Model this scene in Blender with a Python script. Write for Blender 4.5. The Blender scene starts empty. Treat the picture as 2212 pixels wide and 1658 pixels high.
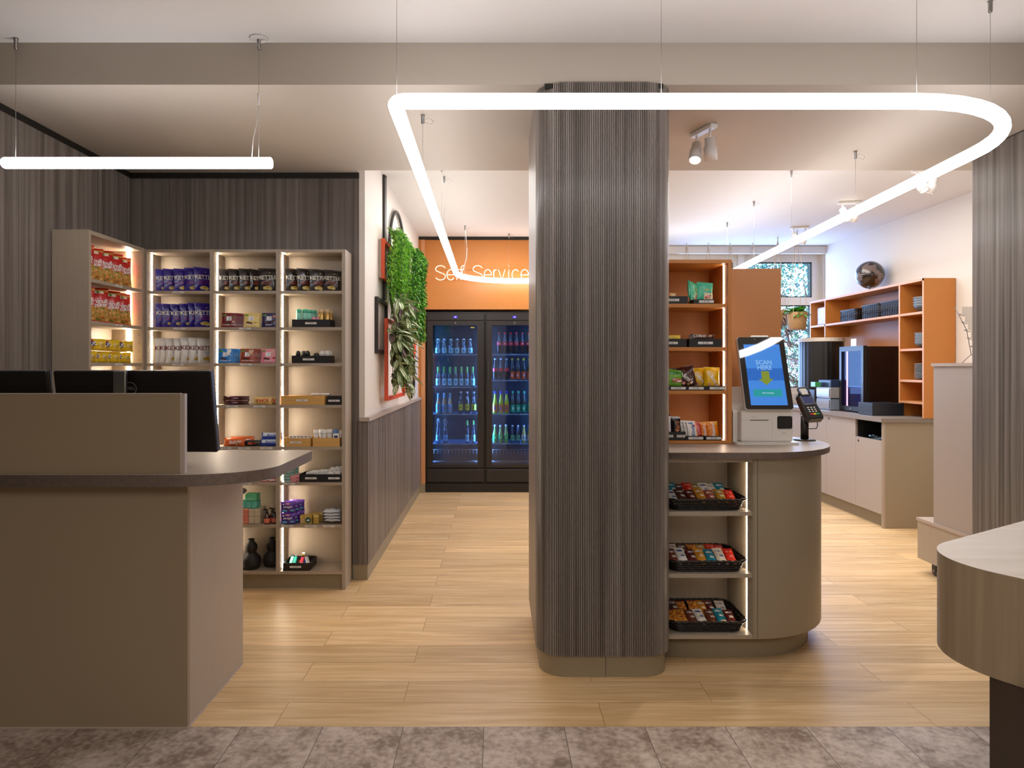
import bpy, math, random
from mathutils import Vector, Matrix, Euler
from math import sin, cos, pi, radians as R, sqrt
SC = bpy.context.scene
COL = SC.collection
RN = random.Random(7)

# ---------------------------------------------------------------- camera, world, lights, exposure
F, CX, CY, CH = 1475.0, 1069.0, 795.0, 1.35      # focal length in px, vanishing point, camera height
cd = bpy.data.cameras.new('camera'); cam = bpy.data.objects.new('camera', cd); COL.objects.link(cam)
cd.sensor_fit = 'HORIZONTAL'; cd.sensor_width = 36; cd.lens = F * 36 / 2212
cd.shift_x = (1106 - CX) / 2212; cd.shift_y = -(829 - CY) / 2212
cd.clip_start = .05
cam.location = (0, 0, CH); cam.rotation_euler = (pi / 2, 0, 0)
SC.camera = cam
SC.view_settings.view_transform = 'Standard'; SC.view_settings.look = 'None'
SC.view_settings.gamma = 1; SC.view_settings.use_curve_mapping = False
SC.view_settings.exposure = 0.45
SC.cycles.max_bounces = 8; SC.cycles.diffuse_bounces = 5; SC.cycles.glossy_bounces = 3
SC.cycles.transmission_bounces = 6; SC.cycles.transparent_max_bounces = 12
SC.cycles.sample_clamp_indirect = 4; SC.cycles.caustics_reflective = False; SC.cycles.caustics_refractive = False

w = bpy.data.worlds.new('sky'); SC.world = w; w.use_nodes = True
w.node_tree.nodes['Background'].inputs[0].default_value = (.50, .74, 1, 1)
w.node_tree.nodes['Background'].inputs[1].default_value = 4.0

def area(name, loc, rot, sx, sy, power, col=(1, 1, 1), spread=180):
    l = bpy.data.lights.new(name, 'AREA'); l.shape = 'RECTANGLE'; l.size = sx; l.size_y = sy
    l.energy = power; l.color = col; l.spread = R(spread)
    o = bpy.data.objects.new(name, l); COL.objects.link(o); o.location = loc; o.rotation_euler = rot
    return o
# added fill without lamps: lobby behind camera, passage, coffee corner; then daylight at window
area('lobby_fill', (0.3, -1.2, 2.74), (0, 0, 0), 4.0, 2.2, 60, (1, .97, .93))
area('passage_fill', (-.1, 5.8, 2.75), (0, 0, 0), .9, 2.2, 13, (1, .98, .94))
area('coffee_fill', (2.3, 5.6, 2.75), (0, 0, 0), 1.6, 2.4, 42, (1, .98, .94))
area('window_daylight', (3.0, 8.0, 1.9), (R(-90), 0, 0), 1.7, 1.7, 42, (.32, .50, 1))

# ---------------------------------------------------------------- helpers
def lin(c):
    if isinstance(c, str):
        c = c.lstrip('#'); c = [int(c[i:i + 2], 16) / 255 for i in (0, 2, 4)]
    return tuple((v / 12.92 if v <= .04045 else ((v + .055) / 1.055) ** 2.4) for v in c) + (1,)
MATS = {}
def M(key, col='#808080', rough=.5, metal=0, emit=0, ecol=None, spec=.5, trans=0, coat=0, alpha=1, bump=0, bscale=200, var=0, vscale=(8, 8, 8)):
    if key in MATS: return MATS[key]
    m = bpy.data.materials.new(key); m.use_nodes = True; MATS[key] = m
    nt = m.node_tree; b = nt.nodes['Principled BSDF']
    b.inputs['Base Color'].default_value = lin(col); b.inputs['Roughness'].default_value = rough
    b.inputs['Metallic'].default_value = metal; b.inputs['Specular IOR Level'].default_value = spec
    b.inputs['Transmission Weight'].default_value = trans; b.inputs['Coat Weight'].default_value = coat
    if emit:
        b.inputs['Emission Color'].default_value = lin(ecol or col); b.inputs['Emission Strength'].default_value = emit
    if bump or var:
        tc = nt.nodes.new('ShaderNodeTexCoord'); mp = nt.nodes.new('ShaderNodeMapping'); mp.inputs['Scale'].default_value = vscale
        nt.links.new(tc.outputs['Object'], mp.inputs[0])
        n = nt.nodes.new('ShaderNodeTexNoise'); n.inputs['Detail'].default_value = 5
        nt.links.new(mp.outputs[0], n.inputs['Vector'])
        if var:
            n.inputs['Scale'].default_value = 1
            mx = nt.nodes.new('ShaderNodeMix'); mx.data_type = 'RGBA'
            c = lin(col)
            mx.inputs[6].default_value = tuple(v * (1 - var) for v in c[:3]) + (1,)
            mx.inputs[7].default_value = tuple(min(1, v * (1 + var)) for v in c[:3]) + (1,)
            rp = nt.nodes.new('ShaderNodeMapRange'); rp.inputs[1].default_value = .3; rp.inputs[2].default_value = .7
            nt.links.new(n.outputs[0], rp.inputs[0]); nt.links.new(rp.outputs[0], mx.inputs[0])
            nt.links.new(mx.outputs[2], b.inputs['Base Color'])
        if bump:
            n2 = nt.nodes.new('ShaderNodeTexNoise'); n2.inputs['Scale'].default_value = bscale
            nt.links.new(tc.outputs['Object'], n2.inputs['Vector'])
            bp = nt.nodes.new('ShaderNodeBump'); bp.inputs['Strength'].default_value = bump; bp.inputs['Distance'].default_value = .002
            nt.links.new(n2.outputs[0], bp.inputs['Height']); nt.links.new(bp.outputs[0], b.inputs['Normal'])
    return m
def glassmat(key, tint, refl=.12, rough=.02, fac=.9):
    """thin see-through glass: tinted transparency with a fresnel reflection"""
    if key in MATS: return MATS[key]
    m = bpy.data.materials.new(key); m.use_nodes = True; MATS[key] = m; nt = m.node_tree
    for n in list(nt.nodes):
        if n.type == 'BSDF_PRINCIPLED': nt.nodes.remove(n)
    out = [n for n in nt.nodes if n.type == 'OUTPUT_MATERIAL'][0]
    t = nt.nodes.new('ShaderNodeBsdfTransparent'); t.inputs[0].default_value = lin(tint)
    g = nt.nodes.new('ShaderNodeBsdfGlossy'); g.inputs['Roughness'].default_value = rough
    lw = nt.nodes.new('ShaderNodeLayerWeight'); lw.inputs[0].default_value = .35
    mr = nt.nodes.new('ShaderNodeMapRange'); mr.inputs[3].default_value = refl; mr.inputs[4].default_value = fac
    nt.links.new(lw.outputs['Fresnel'], mr.inputs[0])
    mx = nt.nodes.new('ShaderNodeMixShader'); nt.links.new(mr.outputs[0], mx.inputs[0])
    nt.links.new(t.outputs[0], mx.inputs[1]); nt.links.new(g.outputs[0], mx.inputs[2]); nt.links.new(mx.outputs[0], out.inputs[0])
    return m
def PX(px, D): return (px - CX) * D / F
def PZ(py, D): return CH - (py - CY) * D / F

def rr(x0, x1, y0, y1, r=(.02, .02, .02, .02), n=6):
    """rounded rectangle, counter-clockwise from the low corner; radii: (x0y0, x1y0, x1y1, x0y1)"""
    if not isinstance(r, (tuple, list)): r = (r,) * 4
    out = []
    for (cx, cy, a0, q) in ((x0, y0, 180, r[0]), (x1, y0, 270, r[1]), (x1, y1, 0, r[2]), (x0, y1, 90, r[3])):
        if q <= 0: out.append((cx, cy)); continue
        ox = cx + (q if cx == x0 else -q); oy = cy + (q if cy == y0 else -q)
        for i in range(n + 1):
            a = R(a0 + 90 * i / n); out.append((ox + q * cos(a), oy + q * sin(a)))
    return out

class MB:
    def __init__(s): s.v = []; s.f = []; s.m = []; s.sm = []
    def add(s, vs, fs, m=0, smooth=False):
        b = len(s.v); s.v += [tuple(v) for v in vs]
        for f in fs: s.f.append(tuple(b + i for i in f)); s.m.append(m); s.sm.append(smooth)
        return s
    def box(s, x0, x1, y0, y1, z0, z1, m=0):
        if x0 > x1: x0, x1 = x1, x0
        if y0 > y1: y0, y1 = y1, y0
        if z0 > z1: z0, z1 = z1, z0
        return s.add([(x0, y0, z0), (x1, y0, z0), (x1, y1, z0), (x0, y1, z0), (x0, y0, z1), (x1, y0, z1), (x1, y1, z1), (x0, y1, z1)],
                     [(0, 3, 2, 1), (4, 5, 6, 7), (0, 1, 5, 4), (1, 2, 6, 5), (2, 3, 7, 6), (3, 0, 4, 7)], m)
    def rbox(s, x0, x1, y0, y1, z0, z1, r=.004, m=0):
        """box with chamfered vertical and horizontal edges"""
        rings = [(z0, r), (z0 + r, 0), (z1 - r, 0), (z1, r)]; vs = []; k = 0
        for z, ins in rings:
            o = rr(x0 + ins, x1 - ins, y0 + ins, y1 - ins, max(r - ins * .5, r * .4), 2); k = len(o)
            vs += [(x, y, z) for x, y in o]
        fs = [tuple(range(k - 1, -1, -1)), tuple(range(3 * k, 4 * k))]
        for j in range(3):
            for i in range(k): a = j * k + i; b = j * k + (i + 1) % k; fs.append((a, b, b + k, a + k))
        return s.add(vs, fs, m)
    def prism(s, o, z0, z1, m=0, mside=None, smooth=False):
        k = len(o); s.add([(x, y, z0) for x, y in o] + [(x, y, z1) for x, y in o], [tuple(range(k - 1, -1, -1)), tuple(range(k, 2 * k))], m)
        b = len(s.v) - 2 * k
        if smooth: s.v += s.v[b:]; b += 2 * k          # own vertices for the side keep its edges crisp
        for i in range(k):
            j = (i + 1) % k; s.f.append((b + i, b + j, b + k + j, b + k + i)); s.m.append(m if mside is None else mside); s.sm.append(smooth)
        return s
    def prism_y(s, o, y0, y1, m=0, mside=None, smooth=False):
        """outline in x,z extruded along y"""
        b = len(s.v); s.prism(o, 0, 1, m, mside, smooth)
        for i in range(b, len(s.v)):
            x, z, t = s.v[i]; s.v[i] = (x, y0 + (y1 - y0) * t, z)
        return s
    def prism_x(s, o, x0, x1, m=0, mside=None, smooth=False):
        b = len(s.v); s.prism(o, 0, 1, m, mside, smooth)
        for i in range(b, len(s.v)):
            y, z, t = s.v[i]; s.v[i] = (x0 + (x1 - x0) * t, y, z)
        return s
    def lathe(s, prof, c=(0, 0), n=20, m=0, smooth=True, caps=True):
        k = len(prof); vs = [(c[0] + r * cos(2 * pi * i / n), c[1] + r * sin(2 * pi * i / n), z) for r, z in prof for i in range(n)]
        fs = [(j * n + i, j * n + (i + 1) % n, (j + 1) * n + (i + 1) % n, (j + 1) * n + i) for j in range(k - 1) for i in range(n)]
        b = len(s.v); s.add(vs, fs, m, smooth)
        if caps:
            s.f.append(tuple(b + i for i in range(n - 1, -1, -1))); s.m.append(m); s.sm.append(False)
            s.f.append(tuple(b + (k - 1) * n + i for i in range(n))); s.m.append(m); s.sm.append(False)
        return s
    def tube(s, pts, r, n=8, m=0, closed=False, smooth=True):
        pts = [Vector(p) for p in pts]; K = len(pts); rs = r if isinstance(r, (list, tuple)) else [r] * K
        vs = []; up = None
        for i, p in enumerate(pts):
            a = pts[(i - 1) % K] if (closed or i) else p; b = pts[(i + 1) % K] if (closed or i < K - 1) else p
            t = (b - a).normalized()
            if up is None: up = Vector((0, 0, 1)) if abs(t.z) < .9 else Vector((1, 0, 0))
            side = t.cross(up)
            if side.length < 1e-4: side = t.cross(Vector((0, 1, 0)))
            side.normalize(); up = side.cross(t).normalized()
            vs += [p + rs[i] * (cos(2 * pi * q / n) * side + sin(2 * pi * q / n) * up) for q in range(n)]
        fs = [(j % K * n + i, j % K * n + (i + 1) % n, (j + 1) % K * n + (i + 1) % n, (j + 1) % K * n + i) for j in range(K if closed else K - 1) for i in range(n)]
        b = len(s.v); s.add(vs, fs, m, smooth)
        if not closed:
            s.f.append(tuple(b + i for i in range(n))); s.m.append(m); s.sm.append(False)
            s.f.append(tuple(b + (K - 1) * n + i for i in range(n))); s.m.append(m); s.sm.append(False)
        return s
    def xf(s, mat, start=0):
        for i in range(start, len(s.v)): s.v[i] = tuple(mat @ Vector(s.v[i]))
        return s
def mk(name, mb, mats, parent=None, recalc=True):
    me = bpy.data.meshes.new(name); me.from_pydata(mb.v, [], mb.f)
    for m in (mats if isinstance(mats, (list, tuple)) else [mats]): me.materials.append(m)
    me.polygons.foreach_set('material_index', mb.m); me.polygons.foreach_set('use_smooth', mb.sm); me.update()
    if recalc:
        import bmesh
        bm = bmesh.new(); bm.from_mesh(me); bmesh.ops.recalc_face_normals(bm, faces=bm.faces); bm.to_mesh(me); bm.free()
    o = bpy.data.objects.new(name, me); COL.objects.link(o)
    if parent is not None: o.parent = parent
    return o
def tag(o, label=None, cat=None, group=None, kind=None):
    if label: o['label'] = label
    if cat: o['category'] = cat
    if group: o['group'] = group
    if kind: o['kind'] = kind
    return o
def empty(name, loc=(0, 0, 0), rz=0):
    o = bpy.data.objects.new(name, None); COL.objects.link(o); o.location = loc; o.rotation_euler = (0, 0, rz); o.empty_display_size = .05
    return o
def struct(name, mb, mats, label=None):
    return tag(mk(name, mb, mats), label, None, None, 'structure')
class Proto:
    """one built thing; put() places it and, from the second time on, copies of it and of its parts"""
    def __init__(s, root): s.root = root; s.used = False
    def copy(s, o, parent=None):
        c = o.copy(); COL.objects.link(c)
        if parent is not None: c.parent = parent
        for ch in list(o.children): s.copy(ch, c)
        return c
    def put(s, loc, rot=(0, 0, 0), label=None, cat=None, group=None, scale=(1, 1, 1)):
        o = s.copy(s.root) if s.used else s.root
        s.used = True
        o.scale = scale if isinstance(scale, tuple) else (scale,) * 3; o.location = loc; o.rotation_euler = rot
        if not (rot[0] or rot[1]): o.location.z += .0004
        if o.type == 'MESH' and (rot[0] or rot[1]):      # a tilted thing rests on its lowest point
            m3 = Euler(rot).to_matrix() @ Matrix.Diagonal(o.scale)
            o.location.z = loc[2] + .0004 - min(min((m3 @ v.co).z for v in o.data.vertices), .03)
        return tag(o, label, cat, group)
NUM = ['', 'second', 'third', 'fourth', 'fifth', 'sixth', 'seventh', 'eighth', 'ninth']
def od(i, n):
    if n == 1: return 'only one'
    return 'leftmost' if i == 0 else 'rightmost' if i == n - 1 else NUM[i] + ' from left'

# text as flat mesh geometry (x right, z up), cached
TX = {}
def text(s, size, bold=0, shear=0, res=2):
    k = (s, round(bold / size, 4), shear)
    if k not in TX:
        c = bpy.data.curves.new('t', 'FONT'); c.body = s; c.size = 1; c.offset = bold / size * .35; c.shear = shear
        c.align_x = 'CENTER'; c.align_y = 'CENTER'; c.resolution_u = res
        o = bpy.data.objects.new('t', c); COL.objects.link(o)
        me = o.to_mesh()
        TX[k] = ([(v.co.x, v.co.y) for v in me.vertices], [tuple(p.vertices) for p in me.polygons])
        o.to_mesh_clear(); bpy.data.objects.remove(o); bpy.data.curves.remove(c)
    v, f = TX[k]
    return [(x * size, y * size) for x, y in v], f
def put_text(mb, s, x, z, size, fn, bold=0, shear=0, m=0, rot=0, sx=1):
    """lay text on the surface fn(x, z) -> (X, Y, Z)"""
    v, f = text(s, size, bold, shear); ca, sa = cos(rot), sin(rot)
    mb.add([fn(x + (a * ca * sx - b * sa), z + (a * sa * sx + b * ca)) for a, b in v], f, m)
def disc(mb, x, z, rx, rz, fn, m=0, n=16):
    mb.add([fn(x, z)] + [fn(x + rx * cos(2 * pi * i / n), z + rz * sin(2 * pi * i / n)) for i in range(n)], [(0, i + 1, (i + 1) % n + 1) for i in range(n)], m)
def rect(mb, x0, x1, z0, z1, fn, m=0, n=4):
    for i in range(n):
        a = x0 + (x1 - x0) * i / n; b = x0 + (x1 - x0) * (i + 1) / n
        mb.add([fn(a, z0), fn(b, z0), fn(b, z1), fn(a, z1)], [(0, 1, 2, 3)], m)

# ---------------------------------------------------------------- materials
def wood_floor():
    m = bpy.data.materials.new('oak planks'); m.use_nodes = True; nt = m.node_tree; b = nt.nodes['Principled BSDF']; L = nt.links.new
    tc = nt.nodes.new('ShaderNodeTexCoord')
    mp = nt.nodes.new('ShaderNodeMapping'); mp.inputs['Location'].default_value = (.37, -2.573, 0); L(tc.outputs['Object'], mp.inputs[0])
    br = nt.nodes.new('ShaderNodeTexBrick'); br.offset = .37; br.offset_frequency = 2
    br.inputs['Color1'].default_value = (0, 0, 0, 1); br.inputs['Color2'].default_value = (1, 1, 1, 1); br.inputs['Mortar'].default_value = (.5, .5, .5, 1)
    br.inputs['Scale'].default_value = 1; br.inputs['Mortar Size'].default_value = .0012; br.inputs['Brick Width'].default_value = 1.25; br.inputs['Row Height'].default_value = .187
    L(mp.outputs[0], br.inputs['Vector'])
    m2 = nt.nodes.new('ShaderNodeMapping'); m2.inputs['Scale'].default_value = (1.3, 22, 1); L(tc.outputs['Object'], m2.inputs[0])
    ad = nt.nodes.new('ShaderNodeVectorMath'); ad.operation = 'MULTIPLY_ADD'; L(br.outputs['Color'], ad.inputs[0]); ad.inputs[1].default_value = (7, 7, 7); L(m2.outputs[0], ad.inputs[2])
    n = nt.nodes.new('ShaderNodeTexNoise'); n.inputs['Scale'].default_value = 1.4; n.inputs['Detail'].default_value = 8; n.inputs['Roughness'].default_value = .62; n.inputs['Distortion'].default_value = .6; L(ad.outputs[0], n.inputs['Vector'])
    cr = nt.nodes.new('ShaderNodeValToRGB'); cr.color_ramp.elements[0].position = .3; cr.color_ramp.elements[0].color = lin('#c09a6a'); cr.color_ramp.elements[1].position = .68; cr.color_ramp.elements[1].color = lin('#e4c69a')
    e = cr.color_ramp.elements.new(.5); e.color = lin('#d6b280')
    L(n.outputs[0], cr.inputs[0])
    hs = nt.nodes.new('ShaderNodeHueSaturation'); L(cr.outputs[0], hs.inputs['Color'])
    mr = nt.nodes.new('ShaderNodeMapRange'); mr.inputs[3].default_value = .86; mr.inputs[4].default_value = 1.1; L(br.outputs['Color'], mr.inputs[0]); L(mr.outputs[0], hs.inputs['Value'])
    mx = nt.nodes.new('ShaderNodeMix'); mx.data_type = 'RGBA'; L(br.outputs['Fac'], mx.inputs[0]); L(hs.outputs[0], mx.inputs[6]); mx.inputs[7].default_value = lin('#8a6440')
    L(mx.outputs[2], b.inputs['Base Color'])
    r2 = nt.nodes.new('ShaderNodeMapRange'); r2.inputs[3].default_value = .3; r2.inputs[4].default_value = .48; L(n.outputs[0], r2.inputs[0]); L(r2.outputs[0], b.inputs['Roughness'])
    bp = nt.nodes.new('ShaderNodeBump'); bp.inputs['Strength'].default_value = .12; bp.inputs['Distance'].default_value = .002; L(n.outputs[0], bp.inputs['Height']); L(bp.outputs[0], b.inputs['Normal'])
    return m
def tile_floor():
    m = bpy.data.materials.new('stone tiles'); m.use_nodes = True; nt = m.node_tree; b = nt.nodes['Principled BSDF']; L = nt.links.new
    tc = nt.nodes.new('ShaderNodeTexCoord')
    sp = nt.nodes.new('ShaderNodeSeparateXYZ'); L(tc.outputs['Object'], sp.inputs[0])
    cb = nt.nodes.new('ShaderNodeCombineXYZ'); L(sp.outputs[1], cb.inputs[0]); L(sp.outputs[0], cb.inputs[1])
    mp = nt.nodes.new('ShaderNodeMapping'); mp.inputs['Location'].default_value = (.2, .042, 0); L(cb.outputs[0], mp.inputs[0])
    br = nt.nodes.new('ShaderNodeTexBrick'); br.offset = .3; br.offset_frequency = 2
    br.inputs['Color1'].default_value = (0, 0, 0, 1); br.inputs['Color2'].default_value = (1, 1, 1, 1)
    br.inputs['Scale'].default_value = 1; br.inputs['Mortar Size'].default_value = .0014; br.inputs['Brick Width'].default_value = .6; br.inputs['Row Height'].default_value = .303
    L(mp.outputs[0], br.inputs['Vector'])
    ad = nt.nodes.new('ShaderNodeVectorMath'); ad.operation = 'MULTIPLY_ADD'; L(br.outputs['Color'], ad.inputs[0]); ad.inputs[1].default_value = (5, 5, 5); L(tc.outputs['Object'], ad.inputs[2])
    n = nt.nodes.new('ShaderNodeTexNoise'); n.inputs['Scale'].default_value = 5; n.inputs['Detail'].default_value = 10; n.inputs['Roughness'].default_value = .7; L(ad.outputs[0], n.inputs['Vector'])
    n2 = nt.nodes.new('ShaderNodeTexNoise'); n2.inputs['Scale'].default_value = 45; n2.inputs['Detail'].default_value = 6; L(ad.outputs[0], n2.inputs['Vector'])
    mm = nt.nodes.new('ShaderNodeMath'); mm.operation = 'MULTIPLY_ADD'; L(n2.outputs[0], mm.inputs[0]); mm.inputs[1].default_value = .45; L(n.outputs[0], mm.inputs[2])
    cr = nt.nodes.new('ShaderNodeValToRGB'); cr.color_ramp.elements[0].position = .58; cr.color_ramp.elements[0].color = lin('#7f6b5c'); cr.color_ramp.elements[1].position = .86; cr.color_ramp.elements[1].color = lin('#c9b8aa')
    e = cr.color_ramp.elements.new(.70); e.color = lin('#a59385')
    L(mm.outputs[0], cr.inputs[0])
    mx = nt.nodes.new('ShaderNodeMix'); mx.data_type = 'RGBA'; L(br.outputs['Fac'], mx.inputs[0]); L(cr.outputs[0], mx.inputs[6]); mx.inputs[7].default_value = lin('#5a4e46')
    L(mx.outputs[2], b.inputs['Base Color']); b.inputs['Roughness'].default_value = .55
    bp = nt.nodes.new('ShaderNodeBump'); bp.inputs['Strength'].default_value = .25; bp.inputs['Distance'].default_value = .002; L(mm.outputs[0], bp.inputs['Height']); L(bp.outputs[0], b.inputs['Normal'])
    return m
def streaky(key, c0, c1, rough=.4, sc=(34, 34, .9)):
    m = bpy.data.materials.new(key); m.use_nodes = True; nt = m.node_tree; b = nt.nodes['Principled BSDF']; L = nt.links.new
    tc = nt.nodes.new('ShaderNodeTexCoord'); mp = nt.nodes.new('ShaderNodeMapping'); mp.inputs['Scale'].default_value = sc; L(tc.outputs['Object'], mp.inputs[0])
    n = nt.nodes.new('ShaderNodeTexNoise'); n.inputs['Scale'].default_value = 1; n.inputs['Detail'].default_value = 7; n.inputs['Roughness'].default_value = .6; L(mp.outputs[0], n.inputs['Vector'])
    n2 = nt.nodes.new('ShaderNodeTexNoise'); n2.inputs['Scale'].default_value = .55; n2.inputs['Detail'].default_value = 3; L(mp.outputs[0], n2.inputs['Vector'])
    mm = nt.nodes.new('ShaderNodeMath'); mm.operation = 'ADD'; L(n.outputs[0], mm.inputs[0]); L(n2.outputs[0], mm.inputs[1])
    cr = nt.nodes.new('ShaderNodeValToRGB'); cr.color_ramp.elements[0].position = .0; cr.color_ramp.elements[0].color = lin(c0); cr.color_ramp.elements[1].position = 1; cr.color_ramp.elements[1].color = lin(c1)
    mr = nt.nodes.new('ShaderNodeMapRange'); mr.inputs[1].default_value = .66; mr.inputs[2].default_value = 1.34; L(mm.outputs[0], mr.inputs[0]); L(mr.outputs[0], cr.inputs[0])
    L(cr.outputs[0], b.inputs['Base Color']); b.inputs['Roughness'].default_value = rough
    MATS[key] = m
    return m
FLW = streaky('fluted wood ridge', '#5a504a', '#a59b93', .34, (60, 60, .8))
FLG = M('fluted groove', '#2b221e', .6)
PANW = streaky('smooth walnut panel', '#70645d', '#8f837b', .4, (40, 40, .9))
TAUPE = M('taupe laminate', '#a99b89', .42, var=.03, vscale=(90, 90, 4))
TAUPED = M('taupe plinth', '#93866e', .5)
EDGE = M('pale edge band', '#b3a498', .4)
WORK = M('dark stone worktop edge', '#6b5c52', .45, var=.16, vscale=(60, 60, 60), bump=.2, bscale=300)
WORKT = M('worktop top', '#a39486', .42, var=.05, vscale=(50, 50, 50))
ORA = M('orange laminate', '#c47e3a', .42, var=.02, vscale=(6, 6, 6))
ORE = M('orange laminate edge', '#cf9262', .4)
CEIL = M('ceiling paint', '#dcd8d2', .8)
SOFF = M('soffit paint', '#bab0a2', .8)
WALLP = M('cream wall paint', '#dbd3c8', .8)
BLK = M('black metal', '#17140f', .4)
BLKP = M('black plastic', '#1a1716', .35)
WHT = M('white plastic', '#e2ddd6', .35)
WHTM = M('white metal', '#dedad6', .4)
LED = M('led strip', '#ffffff', emit=66, ecol='#ffecd2')
LED2 = M('led strip soft', '#ffffff', emit=15, ecol='#ffe6c8')
TUBE = M('light tube diffuser', '#ffffff', emit=8.5, ecol='#fbf9ff')
STEEL = M('steel', '#a7a5a2', .3, 1)
PLAB = M('price label', '#d9d6d0', .5); INK = M('black ink', '#1d1b1b', .5)
TRAYB = M('black tray', '#141213', .45)
BAMB = M('bamboo', '#d2a45c', .45, var=.12, vscale=(4, 60, 60))
WICK = M('black wicker', '#1e1714', .32)

# ---------------------------------------------------------------- the room
struct('floor', MB().box(-2.4, 4.0, 2.573, 8.2, -.05, 0), wood_floor(), 'light oak plank floor of the shop')
struct('floor_entrance', MB().box(-2.4, 4.0, -3.5, 2.573, -.05, 0), tile_floor(), 'grey stone tile floor in the foreground')
# ceilings: z 2.78 in front and behind, soffit 2.595 between y 3.0 and 4.3
ZC, ZS = 2.78, 2.595
struct('ceiling', MB().box(-2.4, 4.0, -3.5, 3.0, ZC, ZC + .05), CEIL, 'white front ceiling')
struct('ceiling_rear', MB().box(-2.4, 4.0, 4.3, 8.2, ZC, ZC + .05), CEIL, 'white ceiling over passage and coffee corner')
struct('ceiling_soffit', MB().box(-2.4, 4.0, 3.0, 4.3, ZS, ZC + .05).box(-2.4, -.867, 4.3, 4.62, ZS, ZC + .05), SOFF, 'wide lowered taupe soffit behind the beam edge')

def flute(mb, path, z0, z1, pitch=.0077, depth=.0045, mr=0, mg=1):
    """vertical flutes along a 2D polyline; the ridges stand out to the right-hand side of travel"""
    P = [Vector(p) for p in path]; seg = [(P[i + 1] - P[i]).length for i in range(len(P) - 1)]; L = sum(seg)
    def at(s):
        i = 0
        while i < len(seg) - 1 and s > seg[i]: s -= seg[i]; i += 1
        t = (P[i + 1] - P[i]).normalized(); return P[i] + t * s, Vector((t.y, -t.x))
    n = int(L / pitch); pitch = L / n; pts = []; ms = []
    for k in range(n):
        for fr, h, m in ((0, 0, mg), (.34, 0, mr), (.40, 1, mr), (.94, 1, mr)):
            p, q = at((k + fr) * pitch); p = p + q * depth * h; pts.append(p); ms.append(m)
    p, q = at(L - 1e-6); pts.append(p)
    vs = [(p.x, p.y, z0) for p in pts] + [(p.x, p.y, z1) for p in pts]; K = len(pts); b = len(mb.v); mb.v += vs
    for i in range(K - 1):
        mb.f.append((b + i, b + i + 1, b + K + i + 1, b + K + i)); mb.m.append(ms[i]); mb.sm.append(False)
# left wall and the wall behind the left shelves, both clad in fluted wood below a black shadow gap
wl = struct('wall_left', MB().box(-2.5, -2.335, -3.5, 4.62, 0, ZC), BLK, 'left wall')
f = MB(); f.box(-2.335, -2.328, 2.2, 4.36, 0, ZS - .035); flute(f, [(-2.326, 2.2), (-2.326, 4.34)], .09, ZS - .035)
tag(mk('fluted_cladding', f, [FLW, FLG], wl, False), 'grey brown fluted wood cladding')
for i in range(0): pass
wb = struct('wall_back_left', MB().box(-2.4, -.865, 4.372, 4.6, 0, ZS), BLK, 'wall behind the left shelving')
f = MB(); f.box(-2.33, -.866, 4.365, 4.372, 0, ZS - .035); flute(f, [(-2.33, 4.362), (-.866, 4.362)], .1, ZS - .035)
mk('fluted_cladding', f, [FLW, FLG], wb, False)
struct('trim_1', MB().box(-2.335, -.868, 4.345, 4.3715, ZS - .035, ZS - .001), BLK, 'black shadow gap above the back left cladding')
struct('trim_2', MB().box(-2.334, -2.318, 2.2, 4.34, ZS - .035, ZS - .001), BLK, 'black shadow gap above the left wall cladding')
# passage wall (white above, fluted below, pale rail and plinth)
wp = struct('wall_passage', MB().box(-.866, -.83, 4.358, 8.15, 0, ZC), WALLP, 'white passage wall with hanging frames')
f = MB(); f.box(-.83, -.812, 4.359, 7.43, .1, 1.012)
flute(f, [(-.809, 4.35), (-.809, 7.43)], .1, 1.012); flute(f, [(-.905, 4.352), (-.805, 4.352)], .1, 1.012)
mk('fluted_wainscot', f, [FLW, FLG], wp, False)
mk('wainscot_rail', MB().box(-.862, -.797, 4.34, 7.43, 1.012, 1.037), EDGE, wp)
struct('baseboard_passage', MB().box(-.905, -.812, 4.356, 7.43, 0, .098), TAUPED, 'taupe plinth along the passage wall')
# orange recess around the drinks fridges
wo = struct('wall_orange', MB().box(-.83, 1.2, 7.43, 7.5, 1.99, 2.745).box(-.83, -.762, 7.41, 7.5, .11, 2.745), ORA, 'orange wall above the drinks fridges')
mk('side_filler', MB().box(-.80, -.757, 7.40, 7.5, .10, 2.742), ORE, wo)
struct('trim_3', MB().box(-.829, 1.2, 7.42, 7.5, 2.745, 2.779), BLK, 'black shadow gap above the orange wall')
struct('baseboard_orange', MB().box(-.828, -.757, 7.395, 7.5, 0, .10), TAUPED, 'taupe plinth under the orange strip')
struct('wall_rear_left', MB().box(-.9, 1.25, 8.1, 8.3, 0, ZC).box(1.2, 1.26, 7.43, 8.1, 0, ZC), WALLP, 'wall around the fridge recess')
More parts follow.
